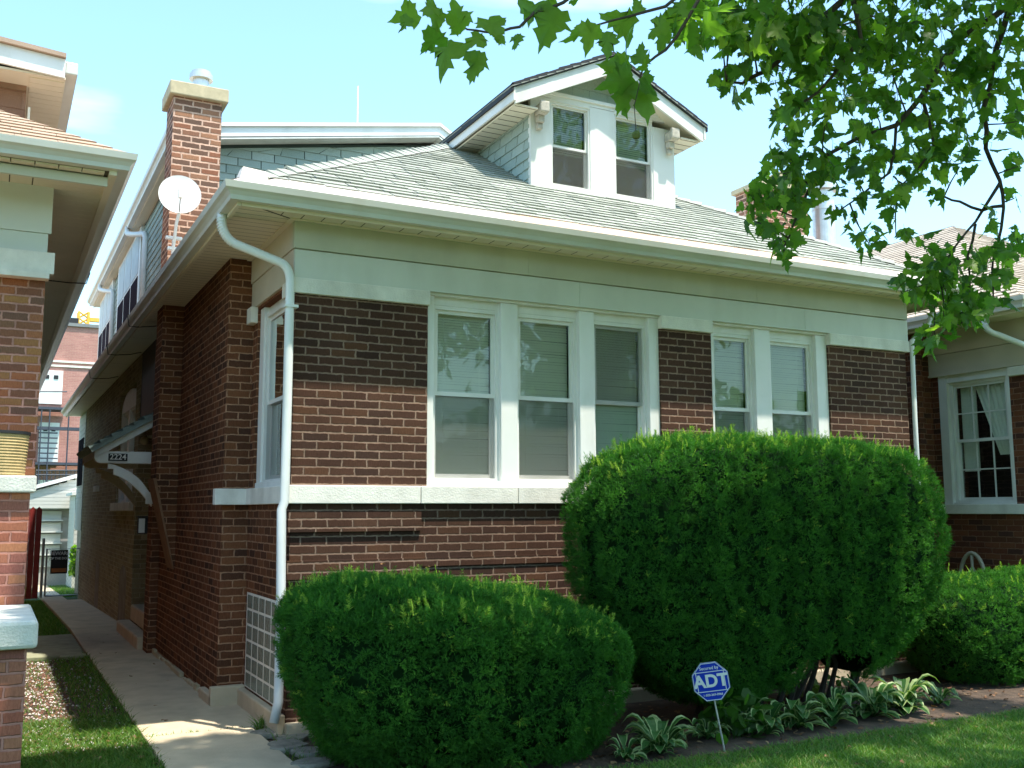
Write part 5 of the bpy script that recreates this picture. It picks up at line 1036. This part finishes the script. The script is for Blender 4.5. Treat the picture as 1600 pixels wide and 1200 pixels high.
def clump(name, x, y, s, n, lab, mat, cat='plant', z1=.28):
    m = MB(); r = random.Random(n)
    for i in range(n):
        c_ = Vector((x+s*(r.random()-.5)*1.6, y+s*(r.random()-.5), .1+r.random()*z1)); u = Vector((r.gauss(0, 1), r.gauss(0, 1), r.gauss(0, .3))).normalized()*s*.16; v = Vector((r.gauss(0, 1), r.gauss(0, 1), .6)).cross(u).normalized()*s*.15; m.face([c_+u*math.cos(t)+v*math.sin(t) for t in [6.283*j/7 for j in range(7)]])
        m.tube([(c_.x*.5+x*.5, c_.y*.5+y*.5, .1), c_], .0018, 3, mat)
    return tag(tint_of(m.build(name, mat, loc=(x, y, .1))), lab, cat)
clump('round_leaf_plant', 2.74, -1.42, .3, 60, 'dark round-leaved clump between the hostas right of the sign', LEAF)
clump('pale_weed', 4.25, -.55, .22, 46, 'small pale green weed by the sunlit concrete ledge', GRASS, z1=.16); clump('pale_weed', 4.7, -.6, .16, 26, 'second smaller pale weed right along the concrete ledge', GRASS, z1=.14)
clump('yard_plant', .08, 19.2, .26, 420, 'leafy green plants in the back yard behind the gate', LEAF, z1=.75)
# ---- yard sign
YS = empty('yard_sign', (2.4, -1.73, .1), 'blue octagonal security yard sign on a leaning metal stake in front of the yews', 'sign')
sc_ = Vector((2.305, -1.75, .548)); sn = (Vector((CPOS.x, CPOS.y, 0))-Vector((sc_.x, sc_.y, 0))).normalized(); su = Vector((-sn.y, sn.x, 0)); tl = math.radians(8.5)
SU = su*math.cos(tl)+Z*math.sin(tl); SV = -su*math.sin(tl)+Z*math.cos(tl); BLUE = plain('sign_blue', (.006, .035, .36), .5, .05, 3, spec=.15); SW = plain('sign_white', (.62, .66, .62), .4, .03, 3)
def octp(r, n): return [sc_+SU*(r*math.cos(math.pi*(2*i+1)/8))+SV*(r*1.04*math.sin(math.pi*(2*i+1)/8))+sn*n for i in range(8)]
m = MB(); m.prism(octp(.126, -.002), sn*-.006); m.build('sign_edge', SW, YS); m = MB(); m.prism(octp(.125, 0), sn*.002, BLUE); board = m.build('board', BLUE, YS)
m = MB(); A_, B_ = octp(.1225, .0032), octp(.118, .0032)
for i in range(8): j = (i+1) % 8; m.face([A_[i], A_[j], B_[j], B_[i]])
def sl_(x0, y0, x1, y1, w_=.0022):
    a = sc_+SU*x0+SV*y0+sn*.0034; b = sc_+SU*x1+SV*y1+sn*.0034; d = (b-a).normalized(); q = sn.cross(d)*w_; m.face([a-q, b-q, b+q, a+q])
for yy_ in (.062, -.060): sl_(-.1, yy_, .1, yy_)
for xx_ in (-.089, .089): sl_(xx_, -.06, xx_, .062)
m.build('border', SW, YS)
rot = Matrix((SU, SV, sn)).transposed().to_euler()
text(YS, 'ADT', sc_+sn*.0036+SV*.001, .108, rot, SW, 'lettering', .0008, bold=.0035)
text(YS, 'Secured by', sc_+sn*.0036+SV*.085, .0275, rot, SW, 'lettering', .0005, bold=.0004); text(YS, '1-800-369-0966', sc_+sn*.0036-SV*.083, .0195, rot, SW, 'lettering', .0005, bold=.0003)
m = MB(); m.tube([Vector((2.42, -1.74, .05)), sc_-SV*.1-sn*.012, sc_+SV*.05-sn*.012], .0055, 8); m.build('stake', METAL, YS)
# ---- trees across the street, seen only in the window panes
n = 5000; x = rng.uniform(-45, 40, n); hgt = 6+2.5*np.sin(x*.35)+1.5*np.sin(x*.9+1); P = np.column_stack([x, rng.uniform(-32, -26, n), rng.random(n)**.7*hgt])
V, Fc, T = leaves(P, rng.normal(0, 1, (n, 3)), rng.normal(0, 1, (n, 3))+np.array([0, .6, .2]), .9+.8*rng.random(n), rng.random(n)); tag(link('tree_line', npmesh('tree_line', V, Fc, [LEAF], T)), kind='stuff')
